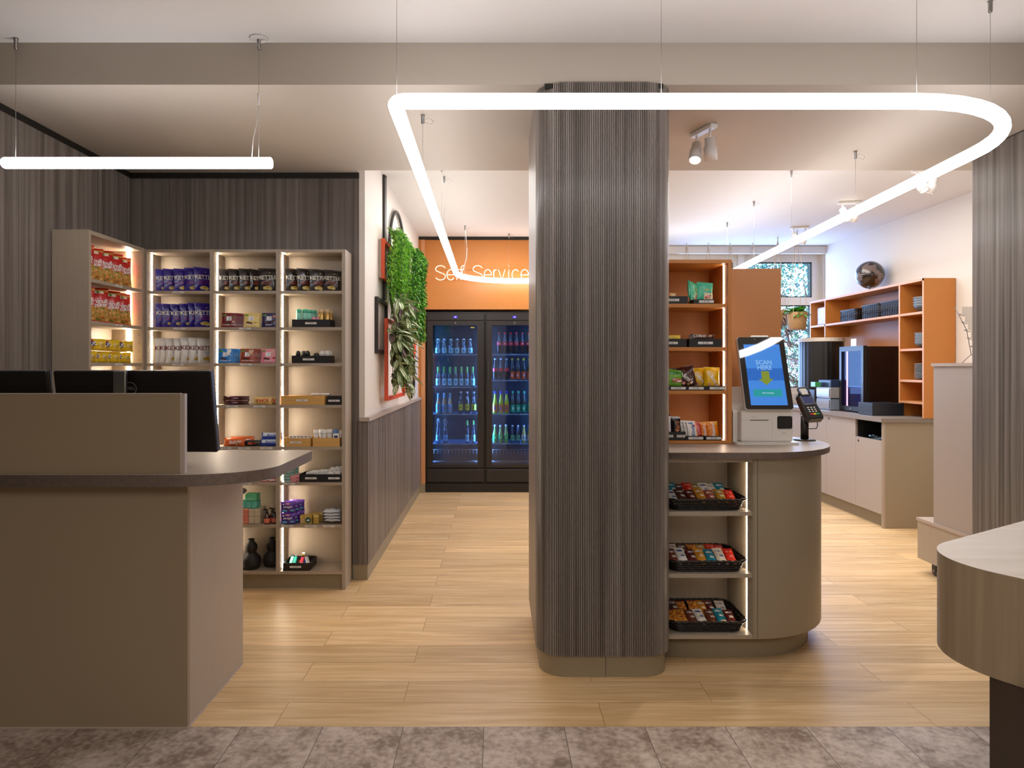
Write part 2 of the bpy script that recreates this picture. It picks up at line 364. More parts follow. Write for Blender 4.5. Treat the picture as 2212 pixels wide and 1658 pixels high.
# right wall, window wall
struct('wall_right', MB().box(3.87, 4.05, 3.95, 8.3, 0, ZC), WALLP, 'cream right wall of the coffee corner')
yw = 8.02
struct('wall_window', MB().box(1.26, 3.87, yw, yw + .25, 0, 1.05).box(1.26, 3.87, yw, yw + .25, PZ(548, yw), ZC).box(PX(1778, yw), 3.87, yw, yw + .25, 1.05, PZ(548, yw))
       .box(1.26, 1.35, yw, yw + .25, 1.05, PZ(548, yw)), WALLP, 'window wall of the coffee corner')
struct('trim_4', MB().box(1.26, 3.87, yw - .06, yw, PZ(549, yw), PZ(533, yw)), M('blind box', '#cfc6bb', .6), 'pale pelmet above the window')
wd = empty('window_1', (2.5, yw + .1, 1.05)); tag(wd, 'wide white framed window onto green trees', kind='structure')
WFR = M('window frame white', '#ddd8d2', .4); WGK = M('window gasket', '#20303c', .4)
xa, xb = PX(1605, yw), PX(1763, yw); xl0, xl1 = 1.42, PX(1590, yw); zt, zm1, zm0, zb = PZ(563, yw), PZ(640, yw), PZ(657, yw), 1.12
f = MB(); X0, X1, Z1, Z0 = 1.35, PX(1778, yw), PZ(548, yw), 1.05
f.box(X0, X1, 0, .07, zt, Z1).box(X0, X1, 0, .07, Z0, zb).box(X0, xl0, 0, .07, zb, zt).box(xb, X1, 0, .07, zb, zt).box(xl1, xa, 0, .07, zb, zt).box(xl0, xl1, 0, .07, zm0, zm1).box(xa, xb, 0, .07, zm0, zm1)
fr = mk('window_frame', f.xf(Matrix.Translation((-2.5, 0, -1.05))), WFR, wd)
f = MB(); f.box(PX(1598, yw), PX(1611, yw), -.05, 0, Z0, PZ(547, yw)); mk('window_post', f.xf(Matrix.Translation((-2.5, 0, -1.05))), WFR, wd)
g = MB()
for (a, b) in ((xl0, xl1), (xa, xb)):
    for (c, d) in ((zm1, zt), (zb, zm0)):
        g.box(a - .002, a + .012, .02, .05, c, d, 0).box(b - .012, b + .002, .02, .05, c, d, 0).box(a, b, .02, .05, c, c + .012, 0).box(a, b, .02, .05, d - .012, d, 0)
mk('gasket', g.xf(Matrix.Translation((-2.5, 0, -1.05))), WGK, wd)
for (a, b) in ((xl0, xl1), (xa, xb)):
    for (c, d) in ((zm1, zt), (zb, zm0)):
        mk('pane', MB().box(a, b, .034, .038, c, d).xf(Matrix.Translation((-2.5, 0, -1.05))), glassmat('window glass', '#f2fbff', .03), wd)
# right foreground fluted wall, lobby walls
wr = struct('wall_fluted_right', MB().box(2.775, 4.05, -3.5, 3.95, 0, ZC), WALLP, 'wall block at the right')
f = MB(); f.box(2.767, 2.775, 1.2, 3.95, 0, PZ(333, 3.95)); flute(f, [(2.764, 3.95), (2.764, 1.2)], .05, PZ(333, 3.95))
mk('fluted_cladding', f, [FLW, FLG], wr, False)
struct('trim_5', MB().box(2.762, 2.7745, 1.2, 3.90, PZ(333, 3.95), ZS - .001), BLK, 'black shadow gap above the right cladding')
struct('wall_lobby', MB().box(-2.5, 4.05, -3.7, -3.5, 0, ZC), WALLP, 'lobby wall behind the viewpoint')

# fluted column
col = empty('column', (.485, 2.975, 0)); tag(col, 'fluted grey brown column with rounded corners', kind='structure')
cx0, cx1, cy0, cy1, rc = .189, .781, 2.975, 3.72, .125
pth = [(cx0, cy0 + rc + .0)] + [(cx0 + rc - rc * cos(R(a)), cy0 + rc - rc * sin(R(a))) for a in range(8, 91, 8)] + [(cx1 - rc, cy0)] + \
      [(cx1 - rc + rc * sin(R(a)), cy0 + rc - rc * cos(R(a))) for a in range(8, 91, 8)] + [(cx1, cy1)]
T0 = Matrix.Translation((-.485, -2.975, 0))
f = MB(); flute(f, pth, PZ(1417, 2.975), ZS, .0079, .005); mk('fluted_cladding', f.xf(T0), [FLW, FLG], col, False)
core = [(cx0 + .002, cy1), (cx0 + .002, cy0 + rc)] + [(x + (.001 if x < .4 else -.001), y + .001) for x, y in pth[1:-1]] + [(cx1 - .001, cy1)]
mk('core', MB().prism(core, PZ(1417, 2.975), ZS - .001).xf(T0), FLG, col)
mk('side_panel', MB().box(cx0 - .004, cx0 + .002, cy0 + rc + .005, cy1, PZ(1417, 2.975), ZS - .001).xf(T0), PANW, col)
mk('plinth', MB().prism(rr(cx0 + .012, cx1 - .012, cy0 + .012, cy1 - .01, (.115, .115, .01, .01), 10), 0, PZ(1417, 2.975), 0, 0, True).box(.484, .486, cy0 + .0112, cy0 + .02, 0, .09, 1).xf(T0), [TAUPED, INK], col)
mk('black_cap', MB().box(PX(1176, 3.0), PX(1431, 3.0), 2.985, 3.0, ZS - .022, ZS - .001).xf(T0), BLK, col)

# ---------------------------------------------------------------- lamps
def lamp_loop():
    H = CH + .93; pts = []
    xl0, y0, xl1, xr0, xr1, y1 = -.352, 2.38, -.378, 1.47, 2.30, 7.28
    # near left tight corner, near straight, big near-right curve, right run, far-right and far-left curves, left run
    for a in range(0, 91, 15): pts.append((xl0 + .045 - .045 * cos(R(a)), y0 + .045 - .045 * sin(R(a)), H))
    for i in range(1, 8): pts.append((xl0 + .045 + (xr0 - xl0 - .045) * i / 8, y0, H))
    r = .60
    for a in range(0, 89, 8): pts.append((xr0 + r * sin(R(a)), y0 + r - r * cos(R(a)), H))
    xs, ys = pts[-1][:2]
    for i in range(1, 10): pts.append((xs + (xr1 - xs) * i / 10, ys + (y1 - .6 - ys) * i / 10, H))
    for a in range(0, 91, 9): pts.append((xr1 - .6 + .6 * cos(R(a)), y1 - .6 + .6 * sin(R(a)), H))
    for i in range(1, 6): pts.append((xr1 - .6 + (xl1 + .6 - xr1 + .6) * i / 6, y1, H))
    for a in range(0, 91, 9): pts.append((xl1 + .6 - .6 * sin(R(a)), y1 - .6 + .6 * cos(R(a)), H))
    for i in range(1, 8): pts.append((xl1 + (xl0 - xl1) * i / 8, y1 - .6 + (y0 + .045 - y1 + .6) * i / 8, H))
    t = mk('loop_lamp', MB().tube(pts, .027, 14, 0, True), TUBE)
    tag(t, 'large glowing white tube lamp bent into a rounded loop under the ceiling', 'lamp')
    def hang(x, y, zc, loop=True):
        c = MB().tube([(x, y, H + .026), (x, y, zc)], .0009, 5); mk('suspension_cable', c, STEEL, t)
        k = MB().lathe([(.006, zc - .045), (.008, zc - .04), (.008, zc - .006), (.011, zc - .001)], (x, y), 8)
        if loop: k.tube([(x, y, zc - .03), (x + .03, y + .01, zc - .012), (x + .055, y, zc - .03), (x + .04, y - .01, zc - .05), (x + .01, y, zc - .035)], .0009, 4)
        mk('cable_gripper', k, STEEL, t)
    for x, y, zc, l in ((-.345, 2.40, ZC, False), (.58, 2.38, ZC, False), (1.47, 2.38, ZC, False), (1.93, 2.66, ZC, False), (-.355, 3.36, ZS, True), (-.375, 4.82, ZC, True), (-.378, 5.1, ZC, True),
                     (-.3, 6.85, ZC, True), (.15, 7.25, ZC, True), (2.07, 3.92, ZS, True), (2.15, 4.95, ZC, True), (2.22, 5.85, ZC, True), (2.28, 6.7, ZC, True), (1.75, 7.27, ZC, False)): hang(x, y, zc, l)
    c = MB().tube([(-.30, 6.86, ZC), (-.285, 6.86, 2.62), (-.28, 6.86, 2.56)], .002, 5).tube([(-.28, 6.86, 2.56), (-.285, 6.86, 2.45), (-.33, 6.84, 2.30)], .003, 5)
    mk('power_cable', c, WHTM, t)
lamp_loop()
def lamp_bar():
    D = 2.96; z = PZ(352, D); r = .0245; xa, xb = PX(5, D), PX(587, D)
    root = mk('linear_lamp', MB().tube([(xa, D, z), (xa + .004, D, z), (xa + .012, D, z), (xb - .004, D, z), (xb, D, z)], [.012, .02, r, r, r - .003], 16), TUBE)
    tag(root, 'straight glowing white tube lamp hanging at the upper left', 'lamp')
    for px in (34, 559):
        x = PX(px, D)
        mk('suspension_cable', MB().tube([(x, D, z + r), (x, D, ZC)], .001, 5), STEEL, root)
        mk('cable_gripper', MB().lathe([(.006, ZC - .05), (.008, ZC - .04), (.008, ZC - .006), (.012, ZC - .001)], (x, D), 8), STEEL, root)
    x = PX(559, D)
    mk('power_cable', MB().tube([(x, D - .004, PZ(225, D)), (x - .006, D, PZ(260, D)), (x - .024, D, PZ(300, D)), (x - .030, D, z + r)], .0017, 5).lathe([(.005, PZ(227, D)), (.005, PZ(202, D))], (x, D - .004), 8), WHTM, root)
    mk('ceiling_rose', MB().lathe([(.035, ZC - .006), (.04, ZC - .001)], (x, D), 20), WHTM, root)
lamp_bar()
def spot():
    root = empty('spotlight')
    mk('ceiling_plate', MB().rbox(-.022, .022, -.09, .09, -.022, 0, .004), WHTM, root)
    for s, tx, ty in ((-1, 14, -14), (1, -20, 22)):
        a = MB().tube([(0, 0, 0), (0, 0, -.045)], .006, 8)
        h = MB().lathe([(.004, .012), (.026, .010), (.027, -.035), (.033, -.037), (.033, -.105), (.029, -.105), (.028, -.098)], (0, 0), 18, caps=False)
        T = Matrix.Translation((0, s * .055, -.022)); Rm = Matrix.Translation((0, 0, -.05)) @ Euler((R(tx), R(ty), 0)).to_matrix().to_4x4()
        mk('arm', a.xf(T), WHTM, root)
        hd = mk('lamp_head', h.xf(T @ Rm), WHTM, root)
        mk('bulb', MB().lathe([(.0275, -.094), (.0275, -.096), (.001, -.097)], (0, 0), 16).xf(T @ Rm), M('spot bulb', '#ffffff', emit=6, ecol='#fff2dd'), hd)
    return root
sp = Proto(spot())
for i, (px, D, zc, rz, lb) in enumerate(((1519, 3.55, ZS, 20, 'white twin spotlight on the soffit right of the column'), (2000, 4.90, ZC, 75, 'white twin spotlight half hidden by the loop lamp at far right'),
                           (1835, 5.85, ZC, 80, 'white twin spotlight above the loop lamp, middle one of the far row'), (1727, 6.9, ZC, 80, 'white twin spotlight nearest the window'))):
    sp.put((PX(px, D), D, zc - .001), (0, 0, R(rz)), lb, 'spotlight', 'twin ceiling spotlights')
    l = bpy.data.lights.new('spot_beam', 'SPOT'); l.energy = 26; l.spot_size = R(80); l.spot_blend = .7; l.color = (1, .92, .82); l.shadow_soft_size = .03
    o = bpy.data.objects.new('spot_beam', l); COL.objects.link(o); o.location = (PX(px, D), D, zc - .20); o.rotation_euler = (R(-8), R(22 if i else 6), 0)

# ---------------------------------------------------------------- reception counter
rc_ = empty('reception_counter', (-1.6, 2.85, 0)); tag(rc_, 'taupe reception counter with dark rounded worktop in the left foreground', 'counter')
T1 = Matrix.Translation((1.6, -2.85, 0))
D0, D1 = 2.562, 3.125
mk('front_panel', MB().box(-2.318, -1.153, D0, D0 + .02, .0, .918).xf(T1), M('taupe laminate shaded', '#96836a', .42), rc_)  # same taupe laminate, its darker colour carries the shade of the front
mk('side_panel', MB().box(-1.173, -1.153, D0 + .0205, D1, .0, .918).xf(T1), TAUPE, rc_)
mk('back_panel', MB().box(-2.318, -1.174, D1 - .02, D1, .0, .918).xf(T1), TAUPE, rc_)
mk('floor_seal', MB().box(-2.318, -1.150, D0 - .003, D0 - .0005, 0, .006).box(-1.1525, -1.149, D0, D1, 0, .006).xf(T1), EDGE, rc_)
o = rr(-2.318, -.858, 2.482, 3.235, (0, .30, .035, 0), 12)
# keep the near corner shallow in x (0.30) by building an elliptical corner
o = [(-2.318, 3.235), (-2.318, 2.482), (-1.18, 2.482)] + [(-1.18 + .322 * sin(R(a)), 2.482 + .26 - .26 * cos(R(a))) for a in range(6, 91, 6)] + [(-.858 - .035 + .035 * cos(R(a)), 3.20 + .035 * sin(R(a))) for a in range(0, 91, 15)]
mk('worktop', MB().prism(o, .919, .962, 1, 0, True).xf(T1), [WORK, WORKT], rc_)
mk('privacy_screen', MB().box(-2.318, -1.160, 2.515, 2.533, .9625, PZ(851, 2.515)).xf(T1), M('taupe laminate shaded'), rc_)
mk('screen_edge', MB().box(-1.1597, -1.142, 2.5145, 2.5335, .9625, PZ(850, 2.515)).box(-2.318, -1.16, 2.5145, 2.5335, PZ(850.8, 2.515), PZ(849, 2.515)).xf(T1), EDGE, rc_)
def monitor(name, W, H, label, loc, rz, logo=True):
    r = empty(name, loc, R(rz)); tag(r, label, 'monitor', 'computer monitors on the reception counter')
    tl = Euler((R(10), 0, 0)).to_matrix().to_4x4(); zc = .045 + H / 2
    T = Matrix.Translation((0, 0, zc)) @ tl
    mk('housing', MB().rbox(-W / 2, W / 2, -.022, .006, -H / 2, H / 2, .005).rbox(-.16, .16, -.034, -.02, -.13, .07, .006).xf(T), M('monitor back', '#1b1614', .38, bump=.1, bscale=900), r)
    mk('screen_bezel', MB().box(-W / 2 + .002, W / 2 - .002, .006, .010, -H / 2 + .002, H / 2 - .002).xf(T), BLKP, r)
    v = MB()
    for i in range(90): x = -W / 2 + .01 + (W - .02) * i / 89; v.box(x, x + (W - .02) / 89 * .5, -.020, -.006, H / 2 - .0003, H / 2 + .0012)
    mk('vent_slot', v.xf(T), STEEL, r)
    s = MB().rbox(-.050, .002, -.092, -.076, .0, zc + H / 2 - .004, .004).box(-.045, -.003, -.077, -.03, zc - .04, zc + .04)
    mk('stand', s, STEEL, r); mk('stand_base', MB().rbox(-.13, .13, -.13, .08, 0, .009, .003), STEEL, r)
    if logo:
        g = MB(); fn = lambda x, z: tuple(T @ Vector((x, -.0226, z)))
        n = 40; R0, R1 = .026, .0235; cx, cz = -.010, .098
        vs = [fn(cx + q * cos(2 * pi * i / n), cz + q * sin(2 * pi * i / n)) for q in (R0, R1) for i in range(n)]
        g.add(vs, [(i, (i + 1) % n, n + (i + 1) % n, n + i) for i in range(n)]); put_text(g, 'DELL', cx, cz, .017, fn, .0004)
        mk('logo', g, M('logo silver', '#c9c6c2', .3, .6), r)
    return r
monitor('monitor', .655, .338, 'large black monitor seen from behind with silver stand and round logo', (-1.462, 2.80, .9622), -3)
monitor('monitor', .55, .338, 'black monitor cut off at the left picture edge', (-2.082, 2.80, .9622), 0, False)
# office chair just showing beside the monitor
ch = empty('office_chair', (-1.66, 3.60, 0)); tag(ch, 'grey blue fabric office chair mostly hidden behind the reception counter', 'chair')
FAB = M('denim fabric', '#5d6774', .9, bump=.6, bscale=500)
mk('backrest', MB().rbox(-.24, .245, -.19, -.12, .55, .995, .03), FAB, ch); mk('seat', MB().rbox(-.24, .24, -.17, .28, .42, .50, .03), FAB, ch)
mk('armrest', MB().rbox(.24, .29, -.12, .18, .66, .69, .01).box(.255, .275, -.02, .03, .46, .66), BLKP, ch); mk('armrest', MB().rbox(-.29, -.24, -.12, .18, .66, .69, .01).box(-.275, -.255, -.02, .03, .46, .66), BLKP, ch)
mk('gas_column', MB().lathe([(.03, .08), (.03, .25), (.02, .25), (.02, .42)], (0, 0.05), 12), STEEL, ch)
fb = MB()
for k in range(5):
    a = 2 * pi * k / 5; fb.tube([(0, .05, .09), (.21 * cos(a), .05 + .21 * sin(a), .06)], [.022, .014], 6).lathe([(.02, .0), (.025, .02), (.02, .045)], (.21 * cos(a), .05 + .21 * sin(a)), 8)
mk('star_base', fb, BLKP, ch)

# ---------------------------------------------------------------- shelving helpers
def price(mb, x, z, y, wd=.0735, h=.0115, s='\u20ac 1.80', rot=None):
    """white price strip whose face looks along -y"""
    i = len(mb.v); mb.box(-wd / 2, wd / 2, -.0012, 0, -h / 2, h / 2, 0)
    put_text(mb, s, 0, 0, h * .82, lambda a, b: (a, -.0016, b), .0002, m=1)
    if rot: mb.xf(Matrix.Translation((x, y, z)) @ Euler((0, 0, rot)).to_matrix().to_4x4(), i)
    else: mb.xf(Matrix.Translation((x, y, z)), i)
PRICES = ['\u20ac 1,50', '\u20ac 1,80', '\u20ac 2,00', '\u20ac 2,50', '\u20ac 1,20', '\u20ac 3,00']
SF, SB = 4.166, 4.345          # front and back of the back-left shelving
ZSH = [1.823, 1.601, 1.381, 1.126, .871, .654, .395, .1115]
def shelving_back():
    r = empty('shelving_unit', (-1.5, SF, 0)); tag(r, 'wide taupe shelving unit with three lit bays against the back left wall', 'shelf')
    T = Matrix.Translation((1.5, -SF, 0)); P = lambda x: PX(x, SF)
    sx = [(311, 317), (453, 461), (596, 604), (738.5, 746)]
    for a, b in sx: mk('upright', MB().box(P(a), P(b), SF, SB, .0 if (a > 700 or a < 320) else .0915, 2.076).xf(T), TAUPE, r)
    mk('top_board', MB().box(P(317) + .0003, P(738.5) - .0003, SF + .001, SB, 2.057, 2.075).xf(T), TAUPE, r)
    mk('back_panel', MB().box(P(317), P(738.5), SB, SB + .008, .09, 2.07).xf(T), TAUPE, r)
    mk('plinth', MB().box(P(317), P(738.5), SF + .03, SF + .05, .0, .0915).xf(T), TAUPED, r)
    tags = {0: {0: 384, 1: 387, 2: 384}, 1: {1: 529, 2: 531, 3: None, 4: None}, 2: {}}
    for b in range(3):
        xa, xb = P(sx[b][1]), P(sx[b + 1][0])
        for k, z in enumerate(ZSH):
            mk('shelf_board', MB().box(xa + .0004, xb - .0004, SF + (.004 if k < 7 else .0), SB - .0003, z - .0185, z).xf(T), TAUPE, r)
        xl = xa + .0035
        mk('led_strip', MB().box(xa, xa + .0025, 4.224, 4.231, .115, 2.056).xf(T), LED, r)
        h = MB()
        for z in [.2 + .05 * i for i in range(36)]: h.lathe([(.002, 0), (.002, .001)], (0, 0), 6, 0).xf(Matrix.Translation((xa + .001, SF + .03, z)) @ Euler((0, R(90), 0)).to_matrix().to_4x4(), len(h.v) - 12)
        mk('peg_hole', h.xf(T), INK, r)
    for b, k, px in ((0, 0, 384), (0, 1, 387), (0, 2, 384), (1, 1, 529), (1, 2, 531), (1, 3, 501), (1, 3, 560), (1, 4, 486), (1, 4, 527), (1, 4, 575), (1, 5, 530), (2, 5, 624), (2, 6, 620), (2, 6, 671), (2, 6, 710)):
        m = MB(); price(m, P(px), ZSH[k] - .009, SF + .0035, s=PRICES[(b * 7 + k * 3 + px) % 6]); mk('price_label', m.xf(T), [PLAB, INK], r)
shelving_back()
XW, XF = -2.315, -2.122        # back and front of the unit on the left wall
def shelving_side():
    r = empty('shelving_unit', (-2.2, 3.85, 0)); tag(r, 'narrow taupe shelving unit on the left wall holding red snack bags', 'shelf')
    T = Matrix.Translation((2.2, -3.85, 0))
    mk('side_panel', MB().box(XW, XF, 3.568, 3.59, 0, 2.075).xf(T), TAUPE, r)
    mk('side_panel', MB().box(XW, XF, 4.112, 4.134, 0, 2.075).xf(T), TAUPE, r)
    mk('top_board', MB().box(XW, XF - .0003, 3.5903, 4.1117, 2.053, 2.0745).xf(T), TAUPE, r)
    mk('back_panel', MB().box(XW, XW + .008, 3.5903, 4.1117, 0, 2.05).xf(T), TAUPE, r)
    mk('corner_filler', MB().box(XF - .03, -2.143, 4.135, 4.165, 0, 2.075).xf(T), TAUPE, r)
    for z in ZSH: mk('shelf_board', MB().box(XW + .0085, XF - .004, 3.591, 4.111, z - .0185, z).xf(T), TAUPE, r)
    mk('led_strip', MB().box(-2.212, -2.196, 4.108, 4.1118, .115, 2.05).xf(T), LED, r)
    h = MB()
    for z in [.2 + .05 * i for i in range(36)]: h.box(-2.145, -2.141, 4.1105, 4.1122, z - .002, z + .002)
    mk('peg_hole', h.xf(T), INK, r)
    for k in (0, 1, 2):
        m = MB(); price(m, XF - .0035, ZSH[k] - .009, 3.86, s=PRICES[k + 1], rot=R(90)); mk('price_label', m.xf(T), [PLAB, INK], r)
shelving_side()

# ---------------------------------------------------------------- packaging builders
def foil(key, c='#808080', rough=.28, metal=.0): return M('foil ' + key, c, rough, metal, coat=.3)
def pouch(name, w, h, d, mats, design, marks=(), crimp=.055, seed=0, nx=12, nz=18):
    """pillow bag standing upright, front towards -y; design(u, v) picks the material; marks = (kind, args..., material)"""
    rn = random.Random(seed); ph = [rn.uniform(0, 6.28) for _ in range(6)]
    def bul(u, v):        # u -1..1, v 0..1
        if v < crimp or v > 1 - crimp: return 0
        t = (v - crimp) / (1 - 2 * crimp)
        return (max(0, 1 - abs(u) ** 2.6)) ** .6 * sin(pi * t) ** .45
    def hw(v): return w / 2 * (1 - .07 * sin(pi * v) ** .7)
    def fy(x, z, s=-1):
        v = min(1, max(0, z / h)); u = max(-1, min(1, x / hw(v))); b = bul(u, v)
        wr = (sin(u * 7 + ph[0] + v * 3) + sin(v * 13 + ph[1] - u * 4) + .7 * sin(u * 15 + v * 9 + ph[2])) * .0016 * (1 if b > .05 else .3)
        return s * (d / 2 * b) + wr * (w / .12)
    m = MB(); b0 = {}
    for s in (-1, 1):
        base = len(m.v)
        for j in range(nz + 1):
            v = j / nz
            for i in range(nx + 1):
                u = -1 + 2 * i / nx; x = u * hw(v); m.v.append((x, fy(x, v * h, s) + (0 if s < 0 else .0008), v * h))
        for j in range(nz):
            for i in range(nx):
                a = base + j * (nx + 1) + i; q = (a, a + 1, a + nx + 2, a + nx + 1)
                m.f.append(q if s < 0 else q[::-1]); m.m.append(design(-1 + 2 * (i + .5) / nx, (j + .5) / nz)); m.sm.append(True)
    root = mk(name, m, mats, recalc=False)
    sf = lambda e: (lambda x, z: (x, fy(x, z) - e, z))
    by = {}
    for k in marks:
        kind, mat = k[0], k[-1]; q = by.setdefault(('lettering' if kind == 'T' else 'printed_motif', mat.name), (MB(), mat))[0]
        if kind == 'T': _, s, x, z, size, bold, shear, rot, mat = k; put_text(q, s, x * w, z * h, size * w, sf(.0024), bold * w, shear, 0, rot)
        elif kind == 'D': _, x, z, rx, rz, mat = k; disc(q, x * w, z * h, rx * w, rz * w, sf(.0016 if rx > .12 else .002))
        elif kind == 'R': _, x0, x1, z0, z1, mat = k; rect(q, x0 * w, x1 * w, z0 * h, z1 * h, sf(.0014))
    for (nm, _), (q, mat) in by.items(): mk(nm, q, mat, root, False)
    return root
IV = M('print ivory', '#f2ead2', .5); WP = M('print white', '#f4f1ec', .5); MAG = M('print magenta', '#b0227c', .5); ORP = M('print orange red', '#c8502c', .5)
CHIP = M('crisp yellow', '#e3cf83', .6); CHIPB = M('crisp gold', '#c9a23c', .6); MAR = M('print maroon', '#6d1d28', .5); BLU = M('print blue', '#2f7fc0', .5); GRN = M('print green', '#5f8f3a', .5); REDP = M('print red', '#c81e1e', .5)
def chips(key, base, c2, letter, sub, subm, chipm):
    marks = [('T', 'KETTLE', 0, .60, .285, .013, 0, .03, letter), ('R', -.28, .28, .515, .522, letter),
             ('T', sub[0], .0, .435, .115, .002, .15, .0, subm), ('T', sub[1], .0, .35, .115, .002, .15, .0, subm),
             ('D', -.08, .17, .15, .085, chipm), ('D', .12, .15, .13, .09, chipm), ('D', .02, .21, .12, .07, CHIPB)]
    if letter is IV: marks.append(('T', 'Y', .1, .80, .12, .004, 0, 0, CHIP))
    return Proto(pouch('crisp_bag', .124, .158, .042, [foil(key, base), foil(key + '2', c2)], lambda u, v: 1 if (v < .06 or v > .95) else 0, marks, seed=len(key)))
Kb = chips('violet', '#2b1f86', '#3a2c9a', IV, ('Sweet Chilli', '& Sour Cream'), MAG, CHIP)
Kk = chips('black', '#241e1c', '#3a322e', IV, ('Sea Salt &', 'Black Pepper'), ORP, CHIP)
Kw = chips('white', '#e6e2da', '#d8d3ca', MAR, ('Sea Salt', '&'), BLU, CHIPB)
def rowput(P, bays, z, D, items, label, cat, grp, width=.122):
    n = len(items)
    for i, it in enumerate(items):
        px, yaw, sc = it[0], it[1], it[2]
        P.put((PX(px, D), D, z), (R(-4), R(it[3]) if len(it) > 3 else 0, R(yaw)), label.replace('@', od(i, n)), cat, grp, (sc, sc * .62, sc))
rowput(Kb, 0, ZSH[0], 4.262, [(357, 42, .90), (374, 40, .92), (397, 38, .93), (420, 20, .97), (440, 52, .98)], 'violet crisp bag, @ of the top row in the left lit bay', 'crisp bag', 'violet crisp bags on the top shelf')
rowput(Kb, 0, ZSH[1], 4.262, [(358, 45, .96), (371, 44, .95), (390, 35, .94), (410, 44, .95), (427, 56, .97), (442, 44, .98)], 'violet crisp bag, @ of the second row in the left lit bay', 'crisp bag', 'violet crisp bags on the second shelf')
rowput(Kw, 0, ZSH[2], 4.262, [(356, 44, .98), (367, 44, .99), (380, 38, .99), (397, 46, .98), (413, 36, 1.02), (430, 36, 1.0), (446, 58, .98)], 'white crisp bag, @ of the third row in the left lit bay', 'crisp bag', 'white crisp bags on the third shelf')
rowput(Kk, 1, ZSH[0], 4.262, [(493, 42, .92), (514, 40, .92), (537, 38, .93), (556, 60, .9), (578, 6, .96)], 'black crisp bag, @ of the top row in the middle bay', 'crisp bag', 'black crisp bags in the middle bay')
rowput(Kk, 2, ZSH[0], 4.262, [(636, 42, .94), (661, 40, .94), (688, 30, .92), (715, 8, .86, 5)], 'black crisp bag, @ of the top row in the right bay', 'crisp bag', 'black crisp bags in the right bay')
# red peanut puff bags
def flip():
    PUF = M('puff orange', '#d99a45', .6); PUD = M('puff brown', '#a5602a', .6); GOLD = foil('gold band', '#cf9a3e'); rn = random.Random(3)
    mk_ = []
    for i in range(95):
        x = rn.uniform(-.42, .42); z = rn.uniform(.07, .44 - .05 * abs(x)); q = rn.choice([PUF, PUF, PUF, CHIP, PUD, GRN] if i % 6 else [GRN])
        mk_.append(('D', x, z, rn.uniform(.035, .06), rn.uniform(.02, .04), q))
    mk_ += [('T', 'Erdnu\u00df', .02, .60, .26, .02, 0, .06, WP), ('T', 'Locken', .02, .50, .25, .02, 0, .06, WP), ('R', -.2, .25, .82, .9, IV), ('D', 0, .86, .06, .05, GRN)]
    return Proto(pouch('snack_bag', .135, .205, .055, [foil('red', '#c81a18'), GOLD, PUF], lambda u, v: 1 if v > .90 and v < .96 else (2 if v < .42 and v > .06 else 0), mk_, seed=4))
Fl = flip()
for i, (y, s, q) in enumerate(((3.645, .93, 46), (3.735, .91, 50), (3.835, .93, 52), (3.935, .92, 50), (4.035, .90, 56))):
    Fl.put((-2.205, y, ZSH[0]), (R(-3), 0, R(q)), 'red peanut puff bag, %s on the top shelf of the left wall unit' % od(i, 5), 'snack bag', 'red snack bags', s)
for i, (y, s, q) in enumerate(((3.655, .93, 50), (3.785, .96, 54), (3.91, .94, 52), (4.03, .93, 60))):
    Fl.put((-2.205, y, ZSH[1]), (R(-3), 0, R(q)), 'red peanut puff bag, %s on the second shelf of the left wall unit' % od(i, 4), 'snack bag', 'red snack bags', s)
def tuc():
    YF = foil('yellow', '#eec61c'); NV = M('print navy', '#2a2368', .5)
    return Proto(pouch('cracker_pack', .135, .062, .04, [YF, foil('yellow2', '#f3d64b')], lambda u, v: 1 if abs(u) > .9 else 0,
        [('D', -.2, .58, .15, .12, NV), ('T', 'TUC', -.2, .56, .2, .012, .1, .06, WP), ('D', -.17, .86, .05, .03, REDP), ('D', .18, .55, .10, .09, CHIP), ('D', .28, .42, .09, .08, CHIPB), ('T', 'Original', -.2, .2, .06, .001, 0, 0, NV)], crimp=.02, seed=5))
Tu = tuc()
for k, (zz, ys) in enumerate(((ZSH[2], (3.65, 3.765, 3.88, 3.995)), (ZSH[2] + .066, (3.70, 3.84, 3.98)))):
    for i, y in enumerate(ys):
        Tu.put((-2.19 + .02 * k, y, zz), (0, 0, R(62)), 'yellow cracker pack, %s of the %s row on the left wall unit' % (od(i, len(ys)), 'lower' if k == 0 else 'upper'), 'cracker pack', 'yellow cracker packs')
